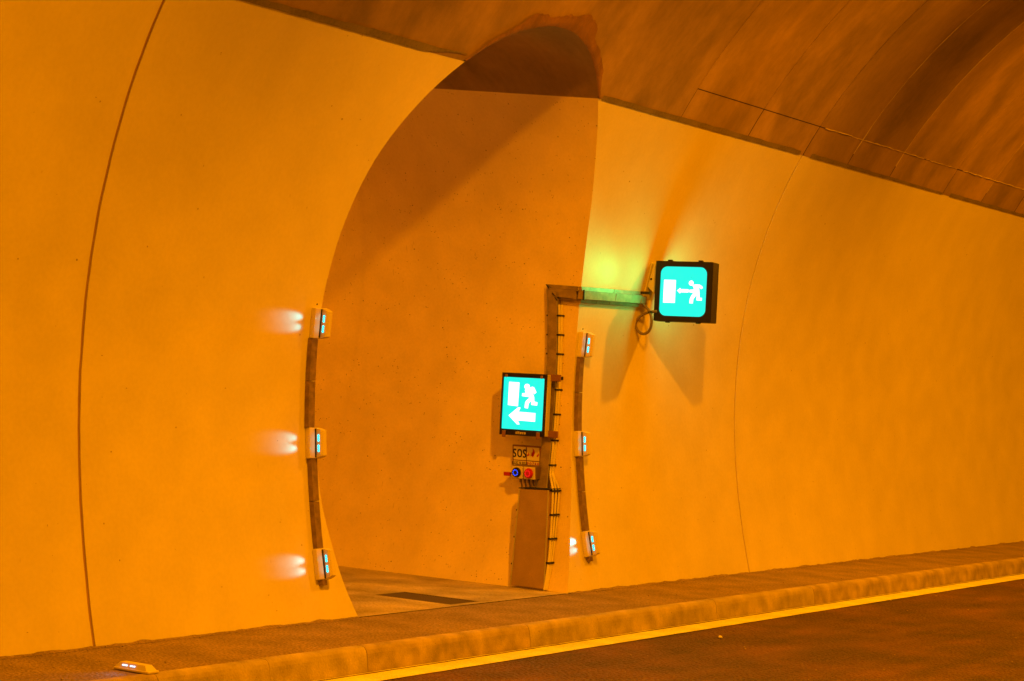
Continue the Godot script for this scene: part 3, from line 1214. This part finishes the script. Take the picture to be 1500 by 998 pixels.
	for k in ctl.size() - 1:
		for j in 6:
			path.append((ctl[k] as Vector3).cubic_interpolate(ctl[k + 1], ctl[maxi(k - 1, 0)], ctl[mini(k + 2, ctl.size() - 1)], j / 6.0))
	path.append(ctl[-1])
	var tb := MB.new()
	tb.tube(path, 0.0105, 10)
	part("cable", tb, M.cable_grey, cd)
	var tie := MB.new()
	tie.box(Vector3(0.03, 0.02, 0.03), 0.004, Transform3D(Basis.IDENTITY, Vector3(2.28, 2.06, -0.066)))
	part("tie", tie, M.strap_black, cd)

func wall_sign() -> void:
	var bas := Basis(Vector3(0, 0, 1), Vector3.UP, Vector3(-1, 0, 0))
	var w := 0.384
	var h := 0.456
	var dep := 0.07
	var t := thing("exit_sign", "black framed green exit sign with left arrow over the SOS box", "exit sign", Transform3D(bas, Vector3(1.312, 1.319, -0.535)))
	var hb := MB.new()
	hb.box(Vector3(w - 0.004, h - 0.004, dep), 0.005, Transform3D(Basis.IDENTITY, Vector3(0, 0, -dep / 2 - 0.002)))
	part("housing", hb, M.bracket_paint, t)
	var org := Vector2(190, 125)
	var size := Vector2(297, 375)
	var dw := w * 297.0 / 317.0
	var dh := h * 375.0 / 450.0
	var span := Vector2(dw, dh)
	var oy := 0.006
	var inner := rounded(dw, dh, 0.006)
	var bb := MB.new()
	var moved := PackedVector2Array()
	for q in inner:
		moved.append(q + Vector2(0, oy))
	bezel(bb, w, h, moved, 0.0005, 0.012, Transform3D.IDENTITY)
	for s in [-1.0, 1.0]:
		bb.quad(Vector3(s * w / 2, -h / 2, -0.01), Vector3(s * w / 2, h / 2, -0.01), Vector3(s * w / 2, h / 2, 0.012), Vector3(s * w / 2, -h / 2, 0.012), Vector3(s, 0, 0))
		bb.quad(Vector3(-w / 2, s * h / 2, -0.01), Vector3(w / 2, s * h / 2, -0.01), Vector3(w / 2, s * h / 2, 0.012), Vector3(-w / 2, s * h / 2, 0.012), Vector3(0, s, 0))
	part("bezel", bb, M.black_bezel, t)
	var fx := Transform3D(Basis.IDENTITY, Vector3(0, oy, 0.001))
	var fx2 := Transform3D(Basis.IDENTITY, Vector3(0, oy, 0.003))
	var rim := MB.new()
	rim.plate(rounded(dw, dh, 0.006), 0.002, fx)
	var face := part("display", rim, M.sign_green, t)
	var door := MB.new()
	door.plate(poly([[229, 159], [304, 161], [301, 333], [228, 328]], org, size, span), 0.002, fx2)
	part("door_symbol", door, M.sign_white, face)
	var man := MB.new()
	man.plate(disc([361, 188], Vector2(20, 20), org, size, span), 0.002, fx2)
	man.plate(poly([[346, 212], [378, 196], [398, 186], [411, 190], [430, 226], [415, 240], [396, 214], [402, 228], [415, 262], [417, 292], [441, 297], [439, 320], [398, 318], [395, 288], [378, 308], [374, 345], [350, 342], [353, 300], [364, 284], [381, 270], [378, 262], [327, 258], [329, 237], [352, 234]], org, size, span), 0.002, fx2)
	part("runner_symbol", man, M.sign_white, face)
	var arrow := MB.new()
	arrow.plate(poly([[237, 402], [304, 340], [321, 341], [308, 372], [430, 375], [430, 437], [305, 435], [320, 463], [302, 464]], org, size, span), 0.002, fx2)
	part("arrow_symbol", arrow, M.sign_white, face)
	sign_light(t, Vector2(dw, dh), Vector3(0, oy, 0.016), PI, 0.12)
	lettering("maker_lettering", "siteco", 0.020, Transform3D(Basis.IDENTITY, Vector3(-0.004, -h / 2 + 0.021, 0.0125)), M.plate_white, t, 1.15)
	for x in [-0.155, 0.155]:
		var sc := MB.new()
		sc.lathe([Vector2(0.0, 0.005), Vector2(0.010, 0.004), Vector2(0.013, 0.0)], 12, Transform3D(Basis.IDENTITY, Vector3(x, h / 2 - 0.022, 0.0122)))
		part("screw", sc, M.screw, t)
		var cl := MB.new()
		cl.box(Vector3(0.03, 0.05, 0.012), 0.003, Transform3D(Basis.IDENTITY, Vector3(x * 0.97, -h / 2 + 0.008, 0.016)))
		part("clip", cl, M.frame_brown, t)
	for y in [0.205, -0.205]:
		var ar := MB.new()
		ar.box(Vector3(0.10, 0.05, 0.012), 0.002, Transform3D(Basis.IDENTITY, Vector3(w / 2 + 0.03, y, -0.062)))
		part("side_bracket", ar, M.frame_brown, t)
		for x in [-0.12, 0.12]:
			var st := MB.new()
			st.box(Vector3(0.03, 0.03, 0.09), 0.003, Transform3D(Basis.IDENTITY, Vector3(x, y, -0.112)))
			part("standoff", st, M.duct_steel, t)

func lettering(called: String, text: String, size: float, xf: Transform3D, m: Material, parent: Node, stretch := 1.0, bold := true, serif := false) -> void:
	var tm := TextMesh.new()
	var f := SystemFont.new()
	f.font_names = PackedStringArray(["Droid Sans"])
	f.font_weight = 700 if bold else 400
	tm.font = f
	tm.text = text
	tm.font_size = 64
	tm.pixel_size = size / 46.0
	tm.depth = 0.0012
	var o := MeshInstance3D.new()
	o.name = called
	o.mesh = tm
	o.material_override = m
	parent.add_child(o, true)
	o.transform = xf * Transform3D(Basis.from_scale(Vector3(stretch, 1, 1)), Vector3.ZERO)

func call_point() -> void:
	# the two printed plates, on a frame that leans with the curved wall
	var lean := Basis(Vector3(0, 0, 1), 0.09)
	var bas := lean * Basis(Vector3(0, 0, 1), Vector3.UP, Vector3(-1, 0, 0))
	var t := thing("emergency_plate", "small framed SOS and fire plate reading KLIC V SILI and POŽAR", "sign", Transform3D(bas, Vector3(1.408, 0.940, -0.549)))
	var fw := 0.252
	var fh := 0.158
	var fb := MB.new()
	fb.box(Vector3(fw, fh, 0.018), 0.003, Transform3D(Basis.IDENTITY, Vector3(0, 0, -0.009)))
	part("frame", fb, M.frame_brown, t)
	for k in 2:
		var x := -0.058 + 0.118 * k
		var pb := MB.new()
		pb.box(Vector3(0.108, 0.098, 0.004), 0.001, Transform3D(Basis.IDENTITY, Vector3(x, 0.019, 0.002)))
		var pl := part("plate", pb, M.plate_white, t)
		var qb := MB.new()
		qb.box(Vector3(0.110, 0.032, 0.004), 0.001, Transform3D(Basis.IDENTITY, Vector3(x, -0.053, 0.002)))
		var ql := part("plate", qb, M.plate_white, t)
		if k == 0:
			lettering("sos_lettering", "SOS", 0.060, Transform3D(Basis.IDENTITY, Vector3(x, 0.018, 0.0046)), M.print_black, pl, 0.82)
			lettering("call_lettering", "KLIC V SILI", 0.020, Transform3D(Basis.IDENTITY, Vector3(x, -0.053, 0.0046)), M.print_black, ql, 0.95)
		else:
			for fl in [[0.0, 0.03, 1.0], [-0.042, 0.016, 0.5], [0.042, 0.016, 0.5]]:
				var s: float = fl[2]
				var mb := MB.new()
				var pts := PackedVector2Array()
				for q in [[-0.002, 0.030], [0.010, 0.016], [0.013, 0.0], [0.006, -0.016], [-0.002, -0.026], [-0.012, -0.016], [-0.010, -0.004], [0.0, 0.010]]:
					pts.append(Vector2(q[0] * 1.3, q[1] * 1.2) * s)
				mb.plate(pts, 0.0012, Transform3D(Basis(Vector3(0, 0, 1), 0.0 if s == 1.0 else -0.25), Vector3(x + fl[0], fl[1] - 0.002, 0.004)))
				part("flame_print", mb, M.print_red, pl)
			lettering("fire_lettering", "P O Ž A R", 0.020, Transform3D(Basis.IDENTITY, Vector3(x, -0.053, 0.0046)), M.print_red, ql, 0.9)
	# push button box
	var b := thing("call_box", "cream box with blue lit and red lit buttons under the SOS plate", "alarm box", Transform3D(bas, Vector3(1.318, 0.823, -0.508)))
	var hb := MB.new()
	hb.box(Vector3(0.218, 0.098, 0.085), 0.006, Transform3D(Basis.IDENTITY, Vector3(0, 0, -0.0445)))
	part("housing", hb, M.cream_dark, b)
	for k in 2:
		var x := -0.053 + 0.107 * k
		var cb := MB.new()
		cb.box(Vector3(0.099, 0.090, 0.012), 0.003, Transform3D(Basis.IDENTITY, Vector3(x, 0, 0.004)))
		var cover := part("cover", cb, M.cream_plastic, b)
		var bt := MB.new()
		bt.lathe([Vector2(0.0, 0.022), Vector2(0.024, 0.022), Vector2(0.033, 0.019), Vector2(0.037, 0.010), Vector2(0.037, 0.0)], 28, Transform3D(Basis.IDENTITY, Vector3(x, 0, 0.008)))
		var btn := part("button", bt, M.button_black if k == 0 else M.button_red, b)
		btn.set_meta("label", "black button with a ring of blue lights" if k == 0 else "red button glowing red")
		for j in 10:
			var th := TAU * j / 10.0
			var lb := MB.new()
			lb.lathe([Vector2(0.0, 0.003), Vector2(0.0035, 0.002), Vector2(0.0045, 0.0)], 8, Transform3D(Basis.IDENTITY, Vector3(x + cos(th) * 0.020, sin(th) * 0.020, 0.030)))
			part("led", lb, M.led_blue if k == 0 else M.led_red, btn)
	for k in 4:
		var x := -0.055 + 0.036 * k
		var gb := MB.new()
		gb.tube([Vector3(x, -0.048, -0.045), Vector3(x, -0.078, -0.045)], 0.009, 10)
		part("cable_gland", gb, M.cable_grey, b)
		var wb := MB.new()
		wb.tube([Vector3(x, -0.07, -0.045), Vector3(x + 0.01, -0.10, -0.045), Vector3(x + 0.028 - 0.008 * k, -0.135, -0.02)], 0.0055, 8)
		part("lead", wb, M.cable_grey, b)
	var rt := thing("red_tag", "tiny red plate fixed left of the button box", "tag", Transform3D(bas, Vector3(1.345, 0.803, -0.668)))
	var rb := MB.new()
	rb.box(Vector3(0.062, 0.028, 0.01), 0.002)
	part("plate", rb, M.print_red, rt)
	var rs := MB.new()
	rs.box(Vector3(0.02, 0.012, 0.09), 0.002, Transform3D(Basis.IDENTITY, Vector3(0.0, 0, -0.05)))
	part("stem", rs, M.frame_brown, rt)

# ------------------------------------------------------------------ cable trays
func conduit_at(y: float, c: int) -> Vector3:   # the three conduits beside tray and cover
	var low := 1.0 - smoothstep(0.70, 0.84, y)
	var down := clampf(1.0 - y / 0.72, 0.0, 1.0)
	var off := lerpf(0.014 + 0.019 * c, lerpf(0.03 + 0.042 * c, 0.012 + 0.016 * c, down), low)
	var z := lerpf(-0.318 + 0.005 * (c % 2), lerpf(-0.240, -0.170, down), low)
	return Vector3(arch_x(y) - off, y, z)

func trays() -> void:
	# upright tray on the passage wall
	var t := thing("cable_tray", "upright grey cable tray on the passage wall with strapped conduits beside it", "cable tray")
	var mb := MB.new()
	var prof := [Vector2(-0.435, 0.0), Vector2(-0.435, 0.022), Vector2(-0.415, 0.055), Vector2(-0.335, 0.055), Vector2(-0.335, 0.0)]
	for s in prof.size() - 1:
		var p := [[], []]
		var u := [[], []]
		for k in 41:
			var y := lerpf(0.70, 2.19, k / 40.0)
			for r in 2:
				var q: Vector2 = prof[s + r]
				var yy := y
				if k == 40:                      # mitred head, falling towards the mouth
					yy = 2.205 - (q.x + 0.435) * 0.95
				p[r].append(Vector3(arch_x(yy) - q.y, yy, q.x))
				u[r].append(Vector2(q.x, y))
		mb.grid(p, u, Vector3(-1, 0, 0) if s == 2 else (Vector3(-0.5, 0, -1) if s < 2 else Vector3(0, 0, 1)))
	part("channel", mb, M.tray_steel, t)
	for s in [-0.437, -0.333]:
		var lip := MB.new()
		var path := []
		for k in 30:
			var y := lerpf(0.71, 2.09 if s > -0.4 else 2.17, k / 29.0)
			path.append(Vector3(arch_x(y) - (0.024 if s < -0.4 else 0.057), y, s))
		lip.tube(path, 0.004, 6)
		part("edge_lip", lip, M.aluminium, t)
	# conduits strapped to the mouth side of tray and cover
	for c in 3:
		var cb := MB.new()
		var path := []
		for k in 61:
			var y := lerpf(0.01, 2.06, k / 60.0)
			path.append(conduit_at(y, c))
		cb.tube(path, 0.0085, 8)
		part("conduit", cb, M.conduit_grey, t)
	for y in [1.98, 1.84, 1.70, 1.525, 1.44, 1.26, 1.07, 0.89, 0.71, 0.54, 0.37, 0.20]:
		var sb := MB.new()
		var ca := conduit_at(y, 0)
		var cc := conduit_at(y, 2)
		sb.box(Vector3(absf(ca.x - cc.x) + 0.03, 0.013 if y != 1.525 else 0.024, 0.028), 0.002, Transform3D(Basis.IDENTITY, (ca + cc) / 2.0))
		part("strap", sb, M.strap_black, t)
		if y > 1.6:
			var sc := MB.new()
			sc.box(Vector3(0.02, 0.012, 0.022), 0.002, Transform3D(Basis.IDENTITY, Vector3(arch_x(y) - 0.026, y, -0.430)))
			part("strap", sc, M.strap_black, t)
	# lower cover box
	var cv := thing("cable_cover", "tall brown cable cover box standing on the passage floor below the buttons", "cable cover")
	var vb := MB.new()
	var bot := [Vector3(1.160, 0.018, -0.462), Vector3(1.160, 0.018, -0.182)]
	var top := [Vector3(1.262, 0.705, -0.492), Vector3(1.262, 0.715, -0.252)]
	vb.quad(bot[0], bot[1], top[1], top[0], Vector3(-1, 0, 0))
	vb.quad(bot[0], top[0], Vector3(arch_x(0.705) + 0.01, 0.705, -0.492), Vector3(arch_x(0.0) + 0.03, 0.018, -0.462), Vector3(0, 0, -1))
	vb.quad(bot[1], top[1], Vector3(arch_x(0.715) + 0.01, 0.715, -0.252), Vector3(arch_x(0.0) + 0.03, 0.018, -0.182), Vector3(0, 0, 1))
	vb.quad(top[0], top[1], Vector3(arch_x(0.715) + 0.01, 0.715, -0.252), Vector3(arch_x(0.705) + 0.01, 0.705, -0.492), Vector3(0, 1, 0))
	vb.quad(bot[0], bot[1], Vector3(1.22, 0.018, -0.182), Vector3(1.22, 0.018, -0.462), Vector3(0, -1, 0))
	part("box", vb, M.cover_brown, cv)
	for k in 2:
		var eb := MB.new()
		var d := Vector3(-0.002, 0, -0.004 if k == 0 else 0.004)
		eb.tube([bot[k] + d, top[k] + d], 0.005, 8)
		part("edge_trim", eb, M.aluminium, cv)
	for f in [0.22, 0.5, 0.78]:
		var q: Vector3 = (bot[0] as Vector3).lerp(top[0], f)
		var cb := MB.new()
		cb.box(Vector3(0.05, 0.011, 0.018), 0.002, Transform3D(Basis.IDENTITY, q + Vector3(0.025, 0, -0.012)))
		part("clip", cb, M.strap_black, cv)
	var lid := MB.new()
	lid.box(Vector3(0.15, 0.008, 0.27), 0.002, Transform3D(Basis(Vector3(1, 0, 0), -0.04), Vector3(1.335, 0.718, -0.372)))
	part("lid", lid, M.strap_black, cv)
	# level tray: from the head of the upright round the corner and along the tunnel wall
	var h := thing("cable_tray", "level galvanised cable tray running from the passage corner to the flag sign", "cable tray")
	var ye := 2.135
	var cx := arch_x(ye)
	# on the passage wall (towards +z), then on the tunnel wall (towards +x)
	var bands := [[0.060, 0.032, 0.026, 0.030], [0.030, -0.030, 0.052, 0.052], [-0.032, -0.058, 0.030, 0.026]]   # top, bottom (about the axis), stand-off at top and bottom
	var bn := ["upper_rail", "cover", "lower_rail"]
	for b in 3:
		var bd: Array = bands[b]
		# passage piece
		var pb := MB.new()
		var zc := wall_z(ye)
		var p := [[], [], [], []]
		var u := [[], [], [], []]
		for k in 5:
			var f := k / 4.0
			for r in 4:
				var dy: float = bd[0] if r < 2 else bd[1]
				var so: float = [0.004, bd[2], bd[3], 0.004][r]
				var z0 := -0.435 + (0.060 - dy) * 0.98
				var z := lerpf(z0, zc - 0.002, f)
				var y := ye + 0.012 + dy - 0.012 * f
				p[r].append(Vector3(arch_x(y) - so, y, z))
				u[r].append(Vector2(z, y))
		for r in 3:
			pb.grid([p[r], p[r + 1]], [u[r], u[r + 1]], [Vector3(0, 1, 0), Vector3(-1, 0, 0), Vector3(0, -1, 0)][r])
		part(bn[b], pb, M.tray_steel, h)
		# tunnel wall pieces, butted with narrow gaps
		var cuts := [[cx - 0.04, 1.835], [1.841, 2.215]] if b != 2 else [[cx - 0.02, 1.62], [1.625, 1.80], [1.806, 2.235]]
		for ct in cuts:
			var wb := MB.new()
			var wp := [[], [], [], []]
			var wu := [[], [], [], []]
			for k in 5:
				var x := lerpf(ct[0], ct[1], k / 4.0)
				for r in 4:
					var dy: float = bd[0] if r < 2 else bd[1]
					var so: float = [0.004, bd[2], bd[3], 0.004][r]
					var y := ye + dy + 0.022 * (x - cx)
					wp[r].append(Vector3(x, y, wall_z(y) + so))
					wu[r].append(Vector2(x, y))
			for r in 3:
				wb.grid([wp[r], wp[r + 1]], [wu[r], wu[r + 1]], [Vector3(0, 1, 0), Vector3(0, 0, 1), Vector3(0, -1, 0)][r])
			for e in [0, 4]:
				wb.quad(wp[0][e], wp[1][e], wp[2][e], wp[3][e], Vector3(-1 if e == 0 else 1, 0, 0))
			part(bn[b], wb, M.tray_steel, h)
	var cap := MB.new()
	cap.box(Vector3(0.09, 0.06, 0.05), 0.006, Transform3D(Basis.IDENTITY, Vector3(2.25, 2.150, wall_z(2.15) + 0.03)))
	part("end_cap", cap, M.duct_steel, h)
	var bo := MB.new()
	bo.box(Vector3(0.03, 0.02, 0.07), 0.003, Transform3D(Basis(Vector3.UP, 0.3), Vector3(2.255, 2.205, wall_z(2.2) + 0.05)))
	part("bolt", bo, M.strap_black, h)
	var mitre := MB.new()
	mitre.tube([Vector3(arch_x(2.205) - 0.03, 2.206, -0.440), Vector3(arch_x(2.09) - 0.058, 2.088, -0.330)], 0.004, 6)
	part("mitre_gap", mitre, M.strap_black, h)
	var corner := MB.new()
	corner.box(Vector3(0.012, 0.075, 0.012), 0.002, Transform3D(Basis.IDENTITY, Vector3(cx - 0.036, ye - 0.002, wall_z(ye) + 0.052)))
	part("corner_trim", corner, M.strap_black, h)

# ------------------------------------------------------------------ guide lights
func guide_light(label: String, y: float, x: float, parts_mat: Array, group: String) -> void:
	var n := wall_n(y)
	var up := n.cross(Vector3.RIGHT).normalized()
	if up.y < 0.0:
		up = -up
	var bas := Basis(Vector3.RIGHT, up, n)
	var t := thing("guide_light", label, "guide light", Transform3D(bas, Vector3(x, y, wall_z(y) + 0.001)), group)
	t.rotate_object_local(Vector3(0, 0, 1), rng.randf_range(-0.03, 0.03))
	build_guide(t, parts_mat[0], parts_mat[1])

func build_guide(t: Node3D, led_m: Material, led_c: Color, with_light := true) -> void:
	var y_seed := t.position.y
	var hh := 0.186
	var base := MB.new()
	base.box(Vector3(0.112, hh, 0.034), 0.004, Transform3D(Basis.IDENTITY, Vector3(0, 0, 0.017)))
	part("base", base, M.cream_plastic, t)
	# head: a wedge standing on the base, its face with the lights looking along the wall
	var hd := MB.new()
	var a := PackedVector2Array([Vector2(0.0, 0.035), Vector2(0.056, 0.035), Vector2(0.056, 0.062), Vector2(0.042, 0.084), Vector2(0.012, 0.084), Vector2(-0.002, 0.074)])
	var cut := 0.016
	for s in [-1.0, 1.0]:
		pass
	var lo := []
	var hi := []
	for q in a:
		var sl := cut * clampf((q.y - 0.035) / 0.049, 0.0, 1.0)
		lo.append(Vector3(q.x, -hh / 2 + 0.002 + sl, q.y))
		hi.append(Vector3(q.x, hh / 2 - 0.002 - sl, q.y))
	for k in a.size():
		var j := (k + 1) % a.size()
		var out := Vector3(a[j].y - a[k].y, 0, a[k].x - a[j].x)
		var mid := Vector3((a[k].x + a[j].x) / 2 - 0.026, 0, (a[k].y + a[j].y) / 2 - 0.058)
		if out.dot(mid) < 0.0:
			out = -out
		hd.quad(lo[k], lo[j], hi[j], hi[k], out)
	for k in range(1, a.size() - 1):
		hd.tri(hi[0], hi[k], hi[k + 1], Vector3(0, 1, 0.3))
		hd.tri(lo[0], lo[k], lo[k + 1], Vector3(0, -1, 0.3))
	var head := part("head", hd, M.cream_plastic, t)
	var slot := MB.new()  # black bar drawn as the dark gap between base and head
	slot.box(Vector3(0.008, hh * 0.92, 0.006), 0.001, Transform3D(Basis.IDENTITY, Vector3(-0.004, 0, 0.037)))
	part("gap_line", slot, M.strap_black, t)
	for c in 2:
		var yc := 0.030 - 0.062 * c
		for k in 3:
			var lb := MB.new()
			lb.lathe([Vector2(0.0, 0.007), Vector2(0.005, 0.0055), Vector2(0.0075, 0.002), Vector2(0.0075, 0.0)], 10, Transform3D(Basis(Vector3(0, 0, 1), Vector3(0, 1, 0), Vector3(-1, 0, 0)), Vector3(-0.0006, yc + 0.0145 * (1 - k), 0.058)))
			part("led", lb, led_m, head)
		if with_light:
			var l := SpotLight3D.new()
			l.name = "light"
			l.light_color = led_c
			l.light_energy = rng.randf_range(0.7, 1.1) * 0.045 if (c + int(absf(y_seed) * 10.0)) % 2 == 0 else rng.randf_range(0.7, 1.1) * 0.07
			l.spot_angle = 11.0
			l.spot_angle_attenuation = 0.9
			l.spot_range = 6.0
			l.spot_attenuation = 2.0
			l.light_size = 0.008
			l.shadow_enabled = true
			t.add_child(l, true)
			l.position = Vector3(-0.012, yc, 0.060)
			l.rotation = Basis.looking_at(Vector3(-1, 0, -0.30), Vector3.UP).get_euler()
	for y in [hh / 2 + 0.02]:
		var sc := MB.new()
		sc.lathe([Vector2(0.0, 0.004), Vector2(0.005, 0.003), Vector2(0.006, 0.0)], 8, Transform3D(Basis.IDENTITY, Vector3(-0.01, y, 0.0)))
		part("screw", sc, M.strap_black, t)

func duct(label: String, x: float, y0: float, y1: float, wdt: float, tail := false) -> void:
	var t := thing("cable_duct", label, "cable duct", Transform3D.IDENTITY, "narrow ducts between the guide lights")
	var cuts := [[y0, lerpf(y0, y1, 0.52)], [lerpf(y0, y1, 0.528), y1]]
	if tail:
		cuts = [[y0, y1]]
	for ct in cuts:
		var mb := MB.new()
		var prof := [Vector2(-wdt / 2, 0.002), Vector2(-wdt / 2 + 0.006, 0.03), Vector2(wdt / 2 - 0.006, 0.03), Vector2(wdt / 2, 0.002)]
		for s in 3:
			var p := [[], []]
			var u := [[], []]
			for k in 13:
				var y := lerpf(ct[0], ct[1], k / 12.0)
				for r in 2:
					var q: Vector2 = prof[s + r]
					var b := Vector3(x + q.x, y, wall_z(y)) + wall_n(y) * q.y
					p[r].append(b)
					u[r].append(Vector2(q.x, y))
			mb.grid(p, u, [Vector3(-1, 0, 0.2), Vector3(0, 0, 1), Vector3(1, 0, 0.2)][s])
		part("duct_length", mb, M.duct_steel, t)

func guide_lights() -> void:
	var names := ["top", "middle", "bottom"]
	var ys := [1.780, 1.052, 0.330]
	for side in 2:
		var x: float = [-1.492, 1.545][side]
		var where: String = ["left", "right"][side]
		for k in 3:
			guide_light("cream guide light with cyan LEDs, %s one at the %s edge of the passage arch" % [names[k], where], ys[k], x, [M.led_cyan, Color(0.0, 1.0, 1.0)], "guide lights beside the passage arch")
		duct("upper narrow cable duct between guide lights at the %s edge of the arch" % where, x - 0.03 if side == 0 else x - 0.02, 1.146, 1.684, 0.068)
		duct("lower narrow cable duct between guide lights at the %s edge of the arch" % where, x - 0.01 if side == 0 else x - 0.008, 0.424, 0.958, 0.066)
		duct("short duct end under the bottom guide light at the %s arch edge" % where, x - 0.005, 0.206, 0.236, 0.05, true)
	# the same kind of light lying on the kerb
	var bas := Basis(Vector3(0, 0, 1), Vector3(1, 0, 0), Vector3(0, -1, 0))
	var t := thing("guide_light", "cream guide light with white LEDs lying on the walkway at the kerb", "guide light", Transform3D(Basis.from_scale(Vector3(0.78, 0.58, 0.78)), Vector3(-3.78, 0.0, 0.685)))
	var b := MB.new()
	b.box(Vector3(0.10, 0.022, 0.30), 0.005, Transform3D(Basis.IDENTITY, Vector3(0, 0.012, 0.0)))
	part("base", b, M.cream_plastic, t)
	var hd := MB.new()
	for s in [0]:
		var q := [Vector3(-0.045, 0.022, -0.14), Vector3(-0.045, 0.022, 0.13), Vector3(0.045, 0.022, 0.13), Vector3(0.045, 0.022, -0.14), Vector3(-0.028, 0.064, -0.115), Vector3(-0.028, 0.064, 0.10), Vector3(0.03, 0.064, 0.10), Vector3(0.03, 0.064, -0.115)]
		hd.quad(q[0], q[1], q[5], q[4], Vector3(-1, 0.3, 0))
		hd.quad(q[2], q[3], q[7], q[6], Vector3(1, 0.3, 0))
		hd.quad(q[1], q[2], q[6], q[5], Vector3(0, 0.3, 1))
		hd.quad(q[3], q[0], q[4], q[7], Vector3(0, 0.3, -1))
		hd.quad(q[4], q[5], q[6], q[7], Vector3.UP)
	var head := part("head", hd, M.cream_plastic, t)
	for c in 2:
		for k in 3:
			var lb := MB.new()
			lb.lathe([Vector2(0.0, 0.006), Vector2(0.005, 0.005), Vector2(0.007, 0.001)], 10, Transform3D(Basis(Vector3(0, 0, 1), Vector3(0, 1, 0), Vector3(-1, 0, 0)), Vector3(-0.036, 0.044, -0.078 + 0.066 * c + 0.016 * k)))
			part("led", lb, M.led_white, head)
		var l := SpotLight3D.new()
		l.name = "light"
		l.light_color = Color(0.72, 0.85, 1.0)
		l.light_energy = 0.01
		l.spot_angle = 40.0
		l.spot_range = 4.0
		l.spot_attenuation = 2.0
		l.light_size = 0.01
		l.shadow_enabled = true
		t.add_child(l, true)
		l.position = Vector3(-0.046, 0.046, -0.062 + 0.066 * c)
		l.rotation = Basis.looking_at(Vector3(-1, 0.1, 0), Vector3.UP).get_euler()

# ------------------------------------------------------------------ bits on the ground
func small_things() -> void:
	# crumbs of mortar and grit along the wall foot and on the road
	var spots := []
	for k in 150:
		spots.append([Vector3(rng.randf_range(-4.5, 9.0), 0.002, rng.randf_range(0.02, 0.09) if rng.randf() < 0.7 else rng.randf_range(0.05, 0.7)), rng.randf_range(0.003, 0.008)])
	for k in 60:
		spots.append([Vector3(rng.randf_range(-2.0, 9.0), ROAD_Y + 0.002, rng.randf_range(1.1, 3.5)), rng.randf_range(0.003, 0.008)])
	var mb := MB.new()
	for s in spots:
		if absf(s[0].x) < 1.25 and s[0].z < 0.1:
			continue
		var r: float = s[1]
		mb.box(Vector3(r * rng.randf_range(0.8, 1.8), r, r * rng.randf_range(0.8, 1.8)), r * 0.2, Transform3D(Basis(Vector3.UP, rng.randf() * TAU) * Basis(Vector3.RIGHT, rng.randf_range(-0.3, 0.3)), s[0] + Vector3(0, r * 0.4, 0)))
	var o := part("grit", mb, M.kerb_concrete_worn, self)
	o.set_meta("kind", "stuff")
	o.set_meta("label", "loose grit scattered along the wall foot and road")
	o.set_meta("category", "grit")
	var ch := thing("mortar_crumb", "pale crumb of mortar lying alone on the dark road near the edge line", "crumb", Transform3D(Basis(Vector3.UP, 0.6), Vector3(0.95, ROAD_Y + 0.008, 1.36)))
	var cb := MB.new()
	cb.box(Vector3(0.05, 0.014, 0.024), 0.005)
	part("crumb", cb, M.plate_white, ch)
